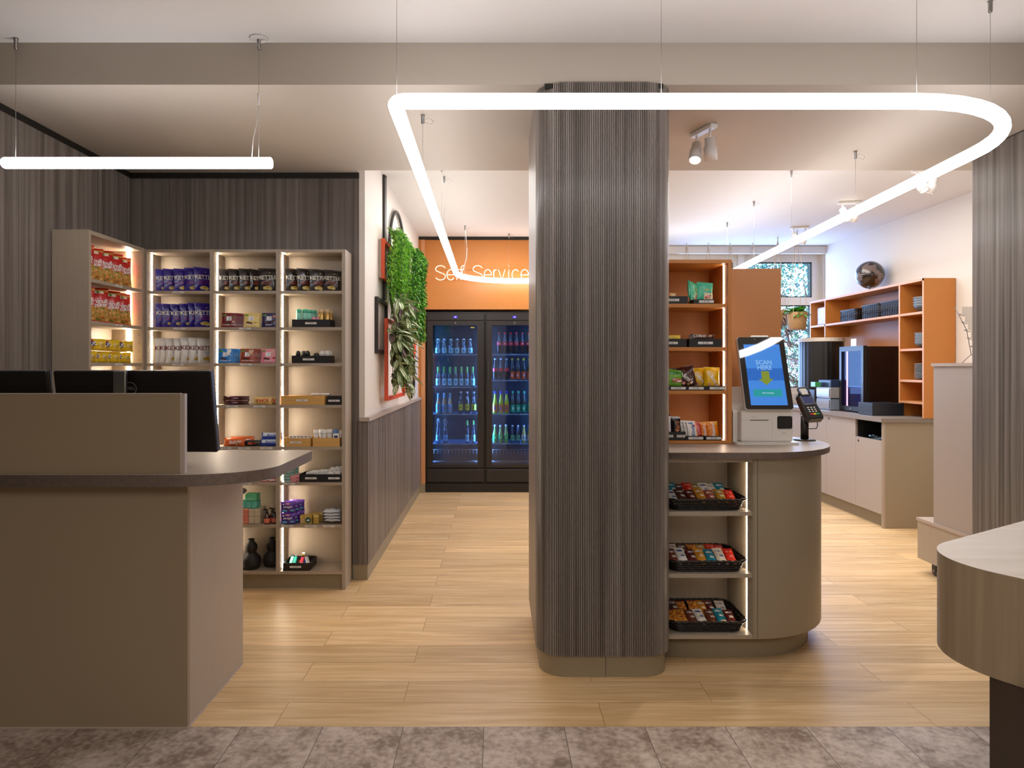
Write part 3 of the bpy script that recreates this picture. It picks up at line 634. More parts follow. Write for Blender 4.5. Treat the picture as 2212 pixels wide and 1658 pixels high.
# square chocolate bars standing in short stacks
def choc(key, col, flav, dark, extra=()):
    c = foil('choc ' + key, col, .35)
    mm = [('R', -.16, .16, .44, .74, WP), ('T', 'Ritter', 0, .65, .10, .004, 0, 0, BLU), ('T', 'SPORT', 0, .52, .085, .004, 0, 0, BLU), ('R', -.42, -.18, .76, .88, GRN), ('T', flav, 0, .14, .125, .003, 0, 0, WP),
          ('D', -.18, .3, .13, .06, dark), ('D', -.02, .27, .12, .05, dark)] + list(extra)
    return Proto(pouch('chocolate_bar', .093, .088, .011, [c], lambda u, v: 0, mm, crimp=.04, seed=1, nx=8, nz=8))
DC = M('print chocolate', '#4a2415', .5); HZ = M('print hazelnut', '#d9b48a', .5); PNK = M('print salmon', '#e79a94', .5)
for key, col, flav, px, k, nm, ex in (('maroon', '#7d1620', 'TRAUBEN-NUSS', 492, 1, 'dark red', [('D', .27, .36, .08, .06, HZ), ('D', .30, .7, .09, .05, GRN)]),
        ('cream', '#ecd27c', 'WEISSE CRISP', 540, 1, 'pale yellow', [('D', .26, .8, .12, .06, CHIP), ('D', .3, .3, .1, .06, CHIPB)]), ('navy', '#241f58', 'NUGAT', 579, 1, 'navy blue', [('D', .26, .4, .1, .06, DC), ('D', .33, .75, .12, .08, PNK)]),
        ('sky', '#1581d0', 'ALPENMILCH', 484, 2, 'bright blue', [('R', .1, .34, .55, .95, WP)]), ('brick', '#9c3a1c', 'KNUSPERKEKS', 532, 2, 'brick brown', [('R', .08, .33, .6, .9, HZ)]), ('pink', '#e88fa0', 'ERDBEER', 577, 2, 'pink', [('D', .26, .76, .09, .09, HZ), ('D', .36, .34, .08, .08, REDP)])):
    P = choc(key, col, flav, DC, ex)
    for j in range(5):
        P.put((PX(px, SF) + .006 * j, SF + .018 + .0145 * j, ZSH[k] + .001), (R(-9), 0, R(3)), '%s square chocolate bar, %s in its stack on the %s shelf' % (nm, ('front one', 'second one', 'third one', 'fourth one', 'rearmost')[j], 'second' if k == 1 else 'third'), 'chocolate bar', nm + ' chocolate bars')
def bar(name, w, h, cols, design, marks, d=.02, seed=2):
    return Proto(pouch(name, w, h, d, cols, design, marks, crimp=.01, seed=seed, nx=14, nz=6))
lying = lambda u, v: 1 if abs(u) > .93 else 0
# chocolate bars lying in a row (fronts towards the room)
Sn = bar('candy_bar', .165, .026, [foil('cocoa', '#4a1a14'), foil('cocoa2', '#6a2a20')], lying, [('R', -.2, .15, .2, .8, M('print plum', '#6b2358', .5)), ('T', 'SNICKERS', -.02, .5, .05, .001, 0, 0, WP)])
for j in range(2): Sn.put((PX(506, SF), SF + .035, ZSH[3] + .027 * j), (0, 0, R(-3 + 5 * j)), 'dark brown chocolate bar, %s one of two in the middle bay' % ('lower', 'upper')[j], 'candy bar', 'dark bars in the middle bay')
Tw = bar('candy_bar', .112, .047, [foil('caramel', '#e2bf74'), foil('caramel2', '#eed28a')], lying, [('T', 'TWIX', .0, .5, .27, .016, .1, .05, REDP)], .03)
Tw.put((PX(564, SF), SF + .03, ZSH[3]), (0, 0, R(4)), 'gold caramel biscuit bar pack with red lettering', 'candy bar')
Tw.put((PX(590, SF), SF + .075, ZSH[3]), (0, 0, R(2)), 'gold biscuit bar pack partly behind the upright', 'candy bar')
Ba = bar('candy_bar', .145, .05, [foil('orange', '#e0641a'), foil('orange2', '#ee8030')], lying, [('T', 'Balisto', .05, .55, .2, .012, .25, .08, WP), ('D', .1, .2, .05, .03, CHIP)], .035)
Ba.put((PX(503, SF), SF + .035, ZSH[4]), (0, 0, R(-4)), 'orange muesli bar pack, front one of the pair', 'candy bar', 'orange muesli bars')
Ba.put((PX(512, SF), SF + .095, ZSH[4] + .004), (0, 0, R(8)), 'orange muesli bar pack, rear one of the pair', 'candy bar', 'orange muesli bars')
Ma = bar('candy_bar', .128, .036, [foil('soot', '#181312'), foil('soot2', '#c9c4bc')], lying, [('T', 'Mars', .0, .5, .19, .012, .3, .03, ORP)], .025)
Ma.put((PX(540, SF), SF + .035, ZSH[4]), (0, 0, R(3)), 'black chocolate bar with red script lettering beside blue bars', 'candy bar')
Bo = bar('candy_bar', .13, .042, [foil('royal', '#2447b0'), foil('ice', '#d8e4f2')], lambda u, v: 1 if (v > .55 and u > -.8) else 0, [('T', 'Bounty', .05, .62, .2, .010, .3, .05, M('print royal', '#23409c', .5))], .03)
for j in range(2): Bo.put((PX(581 + 3 * j, SF), SF + .03 + .004 * j, ZSH[4] + .041 * j), (0, 0, R(-3 + 7 * j)), 'blue and white coconut bar pack, %s of the two' % ('lower', 'upper')[j], 'candy bar', 'blue coconut bars')
# small pink packs at the end of the half hidden shelf
Pk = Proto(mk('gum_pack', MB().rbox(-.018, .018, -.008, .008, 0, .022, .003, 0).box(-.0181, .0181, -.0082, -.0078, .006, .015, 1), [foil('coral', '#d4574e'), WP]))
for i, (px, yy, q) in enumerate(((566, .03, 10), (576, .05, -20), (586, .03, 5), (591, .07, 30))):
    Pk.put((PX(px, SF), SF + yy, ZSH[5]), (0, 0, R(q)), 'small coral gum pack below the worktop, %s' % od(i, 4), 'gum pack', 'small coral packs')

# ---- boxes and trays
def boxp(name, w, d, h, mat, face=None, r=.002):
    """carton standing at the origin, front at y=0"""
    root = mk(name, MB().rbox(-w / 2, w / 2, 0, d, 0, h, r), mat)
    if face:
        by = {}
        fn = lambda x, z: (x, -.0007, z)
        for k in face:
            kind, mt = k[0], k[-1]; q = by.setdefault(('lettering' if kind == 'T' else 'printed_motif', mt.name), (MB(), mt))[0]
            if kind == 'T': put_text(q, k[1], k[2] * w, k[3] * h, k[4] * w, lambda x, z: (x, -.0012, z), k[5] * w, k[6] if len(k) > 7 else 0)
            elif kind == 'D': disc(q, k[1] * w, k[2] * h, k[3] * w, k[4] * w, fn, n=20)
            elif kind == 'R': rect(q, k[1] * w, k[2] * w, k[3] * h, k[4] * h, fn, n=1)
        for (nm, _), (q, mt) in by.items(): mk(nm, q, mt, root, False)
    return root
def tray(name, w, d, h, mat, label, loc, prices=(), t=.004, rz=0, wp=.07):
    m = MB().box(-w / 2, w / 2, 0, d, 0, t).box(-w / 2, w / 2, 0, t, t, h).box(-w / 2, w / 2, d - t, d, t, h).box(-w / 2, -w / 2 + t, t, d - t, t, h).box(w / 2 - t, w / 2, t, d - t, t, h)
    r = mk(name, m, mat); r.location = loc; r.rotation_euler = (0, 0, R(rz)); tag(r, label, 'tray')
    for i, x in enumerate(prices):
        q = MB(); price(q, x, h * .5, -.0003, wp, min(.012, h * .7), PRICES[(i + int(w * 1000)) % 6]); mk('price_label', q, [PLAB, INK], r)
    return r
P4 = lambda a, b: ((PX(a, SF) + PX(b, SF)) / 2, PX(b, SF) - PX(a, SF))
def trayrow(name, a, b, k, h, d, mat, label, labs, dy=.006):
    x, w_ = P4(a, b); return tray(name, w_, d, h, mat, label, (x, SF + dy, ZSH[k] + .0003), [PX(l, SF) - x for l in labs])
trayrow('display_tray', 630, 712, 1, .047, .13, TRAYB, 'black tray holding mint and gold spray cans in the right bay', [671])
trayrow('display_tray', 629.5, 711.5, 2, .046, .13, TRAYB, 'black tray holding black and white roll-ons in the right bay', [666])
trayrow('display_tray', 706, 738, 3, .051, .12, TRAYB, 'small black tray beside the wooden tray in the right bay', [721])
trayrow('wooden_tray', 606.5, 700.5, 3, .055, .12, BAMB, 'long pale wooden tray in the right bay', [652])
trayrow('wooden_tray', 613, 670, 4, .052, .135, BAMB, 'wooden tray of white cards on the fifth shelf', [638])
trayrow('wooden_tray', 675, 733, 4, .052, .135, BAMB, 'wooden tray of white tubes on the fifth shelf', [])
trayrow('display_tray', 646, 738, 5, .048, .13, TRAYB, 'wide black tray of white sachets on the sixth shelf', [671, 721])
trayrow('display_tray', 609.5, 668, 7, .047, .16, TRAYB, 'black tray of bright lighters on the bottom shelf', [637], .012)
def can(name, r, h, body, cap, capf=.25, dome=False, word=None, wm=None, inner=None):
    zc = h * (1 - capf)
    root = mk(name, MB().lathe([(r * .96, 0), (r, .003), (r, zc), (r * .8, zc + .002)], n=18), body)
    pr = [(r * .985, zc), (r * .985, h - .006), (r * .8, h)] if not dome else [(r * .95, zc), (r * .98, zc + .01), (r * .9, h - .012), (r * .6, h - .003), (r * .2, h)]
    mk('cap', MB().lathe(pr, n=18), cap, root)
    q = MB(); cyl = lambda a, z: ((r + .0006) * sin(a / r), -(r + .0006) * cos(a / r), z)
    if word: put_text(q, word, 0, zc * .6, r * .55, cyl, .0004)
    if inner: rect(q, -r, r, zc * .2, zc * .45, cyl, 1, 8)
    if q.v: mk('lettering', q, [wm or WP, inner or WP], root, False)
    return Proto(root)
CAP_T = M('mint cap', '#5cc9a8', .35); MNT = M('mint can', '#8fd6c2', .3); GLD = M('gold can', '#d8b26a', .25, .7); GLC = M('beige cap', '#dcbf92', .4); PNKC = M('pink roll-on', '#e79ab0', .35)
Ca = can('spray_can', .0165, .108, MNT, CAP_T, .22, word='NIVEA', wm=M('print teal', '#1f6f66', .5), inner=M('print leaf', '#3c6b60', .5))
for i, (px, yy) in enumerate(((641, .035), (654, .035), (660, .075), (667, .11))): Ca.put((PX(px, SF), SF + yy + .012, ZSH[1] + .005), (0, 0, 0), 'mint green spray can in the black tray, %s' % od(i, 4), 'spray can', 'mint spray cans')
Cg = can('spray_can', .0165, .104, GLD, GLC, .2, word='spray', wm=M('print bronze', '#7a5a30', .5))
for i, (px, yy) in enumerate(((690, .032), (696, .085), (703, .035), (705, .095))): Cg.put((PX(px, SF), SF + yy + .012, ZSH[1] + .005), (0, 0, 0), 'gold spray can in the black tray, %s' % od(i, 4), 'spray can', 'gold spray cans')
Cp = can('roll_on', .0155, .062, PNKC, PNKC, .4, True, 'NIVEA', M('print rose', '#a03a58', .5))
for i, px in enumerate((675, 686)): Cp.put((PX(px, SF) - .004, SF + .045, ZSH[1] + .005), (0, 0, 0), 'pink roll-on between the spray cans, %s one' % ('left', 'right')[i], 'roll-on', 'pink roll-ons')
Ck = can('roll_on', .0155, .072, M('midnight', '#15171d', .3), BLKP, .45, True, 'MEN', BLU, BLU)
for i, (px, yy) in enumerate(((639, .035), (647, .08), (660, .035), (673, .08), (680, .035))): Ck.put((PX(px, SF), SF + yy + .012, ZSH[2] + .005), (0, 0, 0), 'black roll-on with blue print in the tray, %s' % od(i, 5), 'roll-on', 'black roll-ons', (1, 1, .82 if i > 2 else 1))
Cw = can('roll_on', .0165, .073, WP, WHT, .42, True, 'NIVEA', M('print navy'), M('print lime', '#8fc24a', .5))
for i, (px, yy) in enumerate(((691, .032), (696, .075), (703, .032), (704, .09))): Cw.put((PX(px, SF) + .002, SF + yy + .012, ZSH[2] + .005), (0, 0, 0), 'white roll-on with green band in the tray, %s' % od(i, 4), 'roll-on', 'white roll-ons')
for j, px in enumerate((677, 698)):
    r = mk('tissue_pack', MB().rbox(-.028, .028, -.03, .03, 0, .014, .005), WP); r.location = (PX(px, SF), SF + .07, ZSH[3] + .0555); tag(r, 'white tissue pack on the long wooden tray, %s one' % ('left', 'right')[j], 'tissue pack', 'tissue packs')
    mk('fold_seam', MB().box(-.02, .02, -.0305, -.030, .004, .006), M('grey seam', '#b5b0a8', .6), r)
for i in range(6):
    r = mk('paper_card', MB().rbox(-.012, .012, -.001, .001, 0, .06, .0006), WP); r.location = (PX(624 + 8 * i, SF), SF + .03 + .006 * (i % 3), ZSH[4] + .0045); r.rotation_euler = (R(-14), 0, R(4 * (i % 3) - 4))
    tag(r, 'slim white card in the wooden tray, %s' % od(i, 6), 'card', 'white cards'); q = MB(); rect(q, -.009, .009, .050, .055, lambda x, z: (x, -.0015, z), n=1); mk('printed_motif', q, INK, r, False)
def tube_pack():
    m = MB(); k = 14; prof = [(.0, .010, .010), (.012, .010, .010), (.014, .013, .011), (.05, .015, .007), (.066, .0165, .001), (.07, .0165, .0008)]
    for z, a, b in prof: m.v += [(a * cos(2 * pi * i / k), b * sin(2 * pi * i / k), z) for i in range(k)]
    for j in range(len(prof) - 1):
        for i in range(k): m.f.append((j * k + i, j * k + (i + 1) % k, (j + 1) * k + (i + 1) % k, (j + 1) * k + i)); m.m.append(1 if j < 2 else 0); m.sm.append(True)
    m.f.append(tuple(range(k))); m.m.append(1); m.sm.append(False)
    r = mk('cream_tube', m, [WP, M('olive cap', '#8a8a3a', .4)]); q = MB(); put_text(q, 'HAND', 0, .045, .011, lambda x, z: (x, -.0105, z), .0002); mk('lettering', q, M('print olive', '#5a6a30', .5), r, False)
    return Proto(r)
Tb = tube_pack()
for i, (px, yy) in enumerate(((680, .03), (688, .07), (697, .03), (706, .065))): Tb.put((PX(px, SF), SF + yy, ZSH[4] + .0300), (R(-6), 0, 0), 'white and olive cream tube in the wooden tray, %s' % od(i, 4), 'cream tube', 'cream tubes')
D1_ = boxp('soap_box', .035, .03, .05, WP, [('R', -.3, .3, .2, .8, M('print navy')), ('T', 'SOAP', 0, .5, .18, .002, WP)]); D1_.location = (PX(724, SF), SF + .02, ZSH[4] + .027); tag(D1_, 'small white box with navy print at the right of the wooden tray', 'box')
D2_ = can('deodorant_stick', .019, .09, WP, WHT, .4, True); D2_.put((PX(731, SF), SF + .085, ZSH[4] + .005), (0, 0, 0), 'white deodorant stick at the right end of the fifth shelf', 'deodorant')
D3_ = can('deodorant_stick', .017, .095, M('soft blue', '#5a86c4', .4), M('soft blue'), .4, True); D3_.put((PX(716, SF), SF + .11, ZSH[4] + .005), (0, 0, 0), 'blue deodorant stick behind the white box', 'deodorant')
Sa = boxp('sachet', .06, .004, .058, M('sachet white', '#e9e6e0', .4), [('T', 'SAGROTAN', 0, .74, .13, .002, INK), ('R', -.4, .4, .42, .46, M('grey seam')), ('T', 'SOFT', 0, .2, .13, .004, INK)])
Sa = Proto(Sa)
for i in range(7): Sa.put((PX(667 + 5.2 * i, SF), SF + .035 + .012 * i, ZSH[5] + .006), (R(-12), 0, R(-4)), 'flat white sachet in the wide black tray, %s' % od(i, 7), 'sachet', 'white sachets', (1, 1, .9 + .05 * (i % 3)))
Ja = boxp('wipe_pack', .034, .03, .075, M('sachet white'), [('T', 'SOFT', 0, .45, .25, .004, INK), ('D', 0, .7, .2, .12, M('grey seam'))], .008); Ja = Proto(Ja)
for i, (px, yy, s) in enumerate(((712, .02, .72), (711, .07, 1.0), (727, .02, .74), (722, .07, 1.05), (732, .075, 1.08))): Ja.put((PX(px, SF), SF + yy, ZSH[5] + .005), (R(-5), 0, 0), 'rounded white pack at the right of the black tray, %s' % od(i, 5), 'pack', 'rounded white packs', (1, 1, s))
PB = Proto(boxp('soap_box', .055, .12, .018, M('rose carton', '#d98f93', .5), [('R', .2, .4, .3, .6, MAR)]))
for j in range(2): PB.put((PX(635.5, SF), SF + .01, ZSH[5] + .0185 * j), (0, 0, 0), 'flat rose carton left of the black tray, %s one' % ('lower', 'upper')[j], 'box', 'rose cartons')
BS = Proto(boxp('pill_carton', .038, .03, .085, M('pale teal', '#a9c8bf', .5), [('R', -.4 + .2 * i, -.28 + .2 * i, .1 + .22 * j, .24 + .22 * j, M('print teal')) for i in range(5) for j in range(4)]))
for i in range(3): BS.put((PX(619 + 4.5 * i, SF), SF + .01 + .035 * i, ZSH[5]), (0, 0, 0), 'pale teal patterned carton left on the sixth shelf, %s' % ('front', 'middle', 'rear')[i], 'carton', 'teal cartons')
# seventh shelf
VIO = foil('violet pads', '#4a2596'); AL = pouch('pad_pack', .094, .068, .034, [VIO, foil('violet pads2', '#6a3cb4')], lambda u, v: 1 if v > .8 else 0,
    [('T', 'always', 0, .58, .22, .012, .2, .05, WP), ('D', -.28, .78, .05, .05, WP), ('D', 0, .84, .16, .05, PNK), ('D', -.2, .22, .2, .07, M('print aqua', '#5fb6e6', .5)), ('D', .3, .25, .14, .07, M('print aqua'))], crimp=.01, seed=9, nx=10, nz=8)
AL = Proto(AL)
for c in range(3):
    for j in range(2): AL.put((PX(620.5 + 6 * c, SF), SF + .02 + .037 * c, ZSH[6] + .069 * j), (0, 0, 0), 'violet pad pack, %s %s pack on the seventh shelf' % (('front', 'middle', 'rear')[c], ('lower', 'upper')[j]), 'pad pack', 'violet pad packs')
OB = boxp('tampon_box', .034, .03, .056, M('ochre carton', '#b89a4a', .5), [('R', -.45, .45, .78, .95, CHIP)])
OB = Proto(OB); OBb = boxp('tampon_box', .072, .032, .056, M('ochre carton'), [('D', .20, .45, .25, .25, M('print petrol', '#17594f', .5)), ('T', 'ob', .20, .45, .26, .02, WP), ('D', -.36, .8, .12, .06, CHIP), ('R', -.46, -.12, .52, .56, WP), ('R', -.46, -.12, .36, .40, WP), ('R', -.46, -.2, .2, .24, WP), ('D', .0, .78, .06, .06, HZ)])
OBb.location = (PX(664, SF) - .014, SF + .015, ZSH[6]); tag(OBb, 'ochre tampon box with round green ob logo', 'box')
for i, (px, yy) in enumerate(((683, .017), (668, .055), (679, .055), (673, .09), (686, .09))): OB.put((PX(px, SF) - .006, SF + yy, ZSH[6]), (0, 0, 0), 'small ochre carton around the ob box, %s' % ('right one beside it', 'left behind it', 'right behind it', 'left in the last row', 'right in the last row')[i], 'box', 'ochre cartons')
WI = pouch('wipes_pack', .11, .09, .019, [foil('wipe white', '#dfe3e8', .3), foil('wipe blue', '#5a7ea8', .3)], lambda u, v: 1 if u < -.85 else 0, [('D', .2, .5, .12, .1, BLU), ('D', .42, .3, .03, .03, REDP)], crimp=.03, seed=8); WI = Proto(WI)
for j in range(4): WI.put((PX(715, SF) - .002 * j, SF + .012, ZSH[6] + .010 + .0172 * j), (R(-90), 0, R(2 * j - 3)), 'white wipes pack, %s of the stack of four' % ('bottom', 'second lowest', 'second highest', 'top')[j], 'wipes pack', 'stacked wipes packs')
SO = {c: Proto(boxp('soap_box', .038, .07, .045, M('soap ' + c, h, .5), [('R', -.3, .3, .3, .34, WP)])) for c, h in (('coral', '#e58a70'), ('beige', '#cdbfa4'), ('mint', '#62c793'), ('aqua', '#5fc3ae'))}
for j in range(2):
    SO['coral'].put((PX(527, SF), SF + .02, ZSH[6] + .0455 * j), (0, 0, 0), 'coral soap box, %s one beside the beige boxes' % ('lower', 'upper')[j], 'soap box', 'coral soap boxes')
    for i in range(2): SO['beige'].put((PX(540.5 + 11.5 * i, SF) + .003 * i, SF + .02, ZSH[6] + .0455 * j), (0, 0, 0), 'beige soap box, %s %s one under the aqua boxes' % (('left', 'right')[i], ('lower', 'upper')[j]), 'soap box', 'beige soap boxes', (.92, 1.6, 1))
for i in range(3): SO['aqua'].put((PX(520 + 12 * i, SF), SF + .04, ZSH[6] + .0915), (0, 0, 0), 'aqua soap box in the third layer, %s' % od(i, 3), 'soap box', 'aqua soap boxes', (.86, 1, .95))
SO['mint'].put((PX(536, SF), SF + .045, ZSH[6] + .136), (0, 0, 0), 'mint green soap box on top of the aqua boxes', 'soap box', None, (1.9, .9, .95))
def soapb():
    r = mk('soap_bottle', MB().lathe([(.016, 0), (.018, .004), (.018, .04), (.014, .052), (.007, .058), (.007, .063)], n=16), glassmat('amber glass', '#b8592a', .15))
    mk('label', MB().lathe([(.0186, .008), (.0186, .034)], n=16, caps=False), M('coral label', '#dd7a5e', .5), r)
    mk('pump', MB().lathe([(.009, .062), (.009, .070), (.003, .071), (.003, .084)], n=10).box(-.020, .006, -.004, .004, .083, .090), BLKP, r)
    return Proto(r)
Sb = soapb()
for i, (px, yy) in enumerate(((573, .03), (580, .07), (587, .045), (593, .085))): Sb.put((PX(px, SF), SF + yy, ZSH[6]), (0, 0, R(-10)), 'small amber soap bottle with black pump, %s' % od(i, 4), 'soap bottle', 'amber soap bottles')
# bottom shelf: gourd vases and lighters
def vase():
    pr = [(.03, 0), (.05, .008), (.059, .03), (.060, .045), (.054, .07), (.038, .09), (.026, .10), (.031, .108), (.0365, .125), (.036, .14), (.028, .156), (.019, .163), (.017, .175), (.020, .182), (.017, .183), (.014, .17)]
    return Proto(mk('gourd_vase', MB().lathe(pr, n=28, caps=False).lathe([(.001, 0), (.03, 0)], n=28, caps=False), M('matt black ceramic', '#191614', .6)))
Va = vase()
Va.put((-1.508, SF + .062, ZSH[7]), (0, 0, 0), 'matt black gourd shaped vase, the fully visible one', 'vase', 'black gourd vases')
Va.put((-1.396, SF + .114, ZSH[7]), (0, 0, 0), 'matt black gourd vase partly cut by the upright', 'vase', 'black gourd vases', (.93, .93, .97))
Va.put((-1.634, SF + .09, ZSH[7]), (0, 0, 0), 'matt black gourd vase almost hidden behind the counter', 'vase', 'black gourd vases', .95)
for i, (c, px, yy, rz, rx) in enumerate((('#1fae9c', 619, .05, 8, 40), ('#20b5a5', 628, .05, -5, 42), ('#7ec242', 628, .10, 60, 75), ('#e6cf2c', 639, .10, 10, 35), ('#e0385a', 642, .05, 3, 50), ('#2d55c8', 651, .06, -30, 60), ('#e8756a', 655, .11, -75, 80), ('#cfd2d6', 659, .06, -35, 45))):
    r = mk('lighter', MB().rbox(-.011, .011, -.006, .006, 0, .062, .004), M('lighter ' + c, c, .3, coat=.4)); r.location = (PX(px, SF) + .012 * (rz > 50) - .01 * (rz < -50), SF + .035 + yy * .8, ZSH[7] + .014); r.rotation_euler = (R(-rx), 0, R(-rz))
    mk('lighter_top', MB().rbox(-.0105, .0105, -.0055, .0055, .0625, .072, .002), STEEL if i % 2 else BLKP, r)
    tag(r, '%s plastic lighter in the bottom black tray' % ('teal', 'turquoise', 'lime green', 'yellow', 'crimson', 'royal blue', 'salmon', 'silver grey')[i], 'lighter', 'bright lighters')

# ---------------------------------------------------------------- kiosk island
IC, IRr = (1.20, 3.60), .47
def dshape(x0, y0, r, yb=None, n=16, c=IC):
    """flat left side, round right end"""
    return [(x0, c[1] + r), (x0, y0)] + [(c[0] + r * sin(R(a)), c[1] - r * cos(R(a))) for a in [180 * i / n for i in range(n + 1)]]
isl = empty('island_counter', (1.2, 3.6, 0)); tag(isl, 'taupe island counter with round end and lit open shelves beside the column', 'counter')
T = Matrix.Translation((-1.2, -3.6, 0)); xi = .788; FI = 3.13
mk('worktop', MB().prism(dshape(xi, 3.09, .51), .9405, .968, 1, 0, True).xf(T), [WORK, WORKT], isl)
o = [(1.182, 4.07), (1.182, FI)] + [(IC[0] + .47 * sin(R(a)), IC[1] - .47 * cos(R(a))) for a in range(0, 181, 9)]
mk('curved_body', MB().prism(o, .109, .940, 0, 0, True).xf(T), M('island laminate', '#9d907a', .42), isl)
mk('body_seam', MB().box(1.2035, 1.2048, FI - .0006, FI + .002, .11, .94).xf(T), INK, isl)
mk('back_panel', MB().box(xi, 1.1817, 3.473, 3.49, .109, .94).xf(T), TAUPE, isl)
mk('rear_body', MB().box(xi, 1.1817, 3.4905, 4.07, .109, .94).xf(T), TAUPE, isl)
mk('top_rail', MB().box(xi, 1.1817, FI, FI + .02, .919, .940).box(xi, 1.1817, FI + .02, 3.4725, .925, .940).xf(T), TAUPE, isl)
mk('plinth', MB().prism([(x * 1, y) for x, y in dshape(.787, 3.192, .41)], 0, .1085, 0, 0, True).xf(T), TAUPED, isl)
ZI = [.691, .407, .128]
for z in ZI: mk('shelf_board', MB().box(xi, 1.1815, FI + (0 if z < .2 else .004), 3.4727, z - .0185, z).xf(T), TAUPE, isl)
mk('led_strip', MB().box(1.1790, 1.1818, 3.196, 3.204, .129, .918).xf(T), LED2, isl)
h = MB()
for i in range(15): h.box(1.1812, 1.1822, 3.16, 3.164, .16 + .05 * i, .164 + .05 * i)
mk('peg_hole', h.xf(T), INK, isl)

# orange shelf standing on the island
osf = empty('orange_shelf', (1.0, 3.457, .968)); tag(osf, 'orange open shelf with light strip standing on the island counter', 'shelf')
T = Matrix.Translation((-1.0, -3.457, -.968)); OF, OBk = 3.457, 3.77
zo = [1.677, 1.457, 1.2375, .984]
mk('side_panel', MB().box(1.181, 1.200, OF, OBk, .9685, 1.90).xf(T), ORA, osf)
mk('side_panel', MB().box(xi, xi + .018, OF, OBk, .9685, 1.90).xf(T), ORA, osf)
mk('top_board', MB().box(xi + .0185, 1.1807, OF, OBk, 1.882, 1.90).xf(T), ORA, osf)
mk('back_panel', MB().box(xi + .0185, 1.1807, OBk, OBk + .01, .9685, 1.90).xf(T), ORA, osf)
for k, z in enumerate(zo): mk('shelf_board', MB().box(xi + .0187, 1.1805, OF + (.004 if k < 3 else 0), OBk - .0003, z - .0185 + (.004 if k == 3 else 0), z).xf(T), ORA, osf)
mk('led_strip', MB().box(1.1780, 1.1808, 3.518, 3.527, .985, 1.881).xf(T), LED2, osf)
h = MB()
for i in range(16): h.box(1.1802, 1.1812, 3.485, 3.489, 1.02 + .05 * i, 1.024 + .05 * i)
mk('peg_hole', h.xf(T), INK, osf)
ob = mk('divider_panel', MB().rbox(xi, PX(1686, 3.79), 3.782, 3.802, .9685, 1.902, .002), M('orange panel', '#c98a56', .45)); tag(ob, 'tall plain orange divider panel behind the self checkout screen', 'panel')

# trays and sweets on the orange shelf
O4 = lambda a, b: ((PX(a, OF) + PX(b, OF)) / 2, PX(b, OF) - PX(a, OF))
def otray(a, b, k, h, label, labs, d=.12, dy=.008, hgt=.0165):
    x, w_ = O4(a, b); t = tray('display_tray', w_, d, h, TRAYB, label, (x, OF + dy, zo[k] + .0003), [], wp=.075)
    for l, wl in labs:
        q = MB(); price(q, PX(l, OF) - x, h * .5, -.0003, wl * OF / F, min(.0125, h * .72), PRICES[int(l) % 6]); mk('price_label', q, [PLAB, INK], t)
otray(1428, 1487, 0, .038, 'black tray of biscuit bars on the orange shelf top row', [(1454, 28)])
otray(1500, 1543, 0, .022, 'low black tray with mint pouches on the orange shelf', [(1527, 32)], .10)
otray(1428, 1484, 1, .042, 'black tray of yellow bars on the orange shelf second row', [(1450, 30)])
otray(1490, 1560, 1, .042, 'black tray of brown wafer bars on the orange shelf second row', [(1525, 32)])
otray(1432, 1567, 2, .022, 'long low black tray of candy pouches on the orange shelf', [(1436, 14), (1466, 32), (1505, 32), (1550, 32)], .11)
otray(1428, 1482, 3, .043, 'tall black tray of upright bars on the bottom orange shelf', [(1446, 18), (1472, 18)])
otray(1483, 1521, 3, .022, 'low black tray of white bars on the bottom orange shelf', [(1504, 32)], .10)
otray(1524, 1560, 3, .022, 'low black tray of orange bars on the bottom orange shelf', [(1543, 32)], .10)
OX = lambda px: PX(px, OF)
Tw2 = bar('candy_bar', .10, .03, [foil('caramel'), foil('caramel2')], lying, [('T', 'TWIX', -.15, .5, .24, .012, 0, .05, REDP), ('T', 'XI', .3, .5, .2, .012, 0, .05, WP)], .02)
for j in range(3): Tw2.put((OX(1452) - .02 + .006 * j, OF + .03 + .025 * j, zo[0] + .026 + .003 * j), (R(-10), R(2), R(4)), 'biscuit bar in the orange shelf top tray, %s' % ('front one', 'middle one', 'rear one')[j], 'candy bar', 'top tray biscuit bars')
Mi = Proto(pouch('mint_pouch', .085, .10, .02, [foil('mint pouch', '#3dbb95', .4), foil('cream print', '#e8d9b8')], lambda u, v: 1 if v < .42 and u > -.1 else 0,
    [('D', .2, .25, .12, .1, PNK), ('D', .05, .2, .08, .06, REDP), ('T', 'veggie', .05, .62, .17, .004, 0, 0, CHIP), ('D', .3, .3, .07, .06, GRN)], seed=6))
for i, (px, yy, rz, ry) in enumerate(((1500, .055, 55, 18), (1508, .06, 45, 10), (1517, .085, 10, -4), (1526, .03, 3, 4))): Mi.put((OX(px), OF + yy, zo[0] + .010), (R(-8), R(ry), R(rz)), 'mint green pouch on the top orange shelf, %s' % od(i, 4), 'pouch', 'mint pouches')
Ye = bar('candy_bar', .11, .03, [foil('lemon', '#e8c93e'), foil('lemon2', '#c98f1e')], lambda u, v: 1 if u > .3 and v < .35 else 0, [('T', 'Leibniz', -.05, .6, .15, .004, .1, 0, CHIP)], .02)
for j in range(3): Ye.put((OX(1452) - .01 * j, OF + .03 + .026 * j, zo[1] + .032), (R(-12), 0, R(3)), 'yellow bar in the second row tray, %s' % ('front one', 'middle one', 'rear one')[j], 'candy bar', 'yellow bars')
Co = bar('candy_bar', .135, .028, [foil('bark', '#4e2a1c'), foil('bark2', '#b09078')], lambda u, v: 1 if abs(u) > .95 or (v < .25 and u > .1) else 0, [('T', 'CORNY', -.12, .62, .14, .006, 0, 0, WP)], .02)
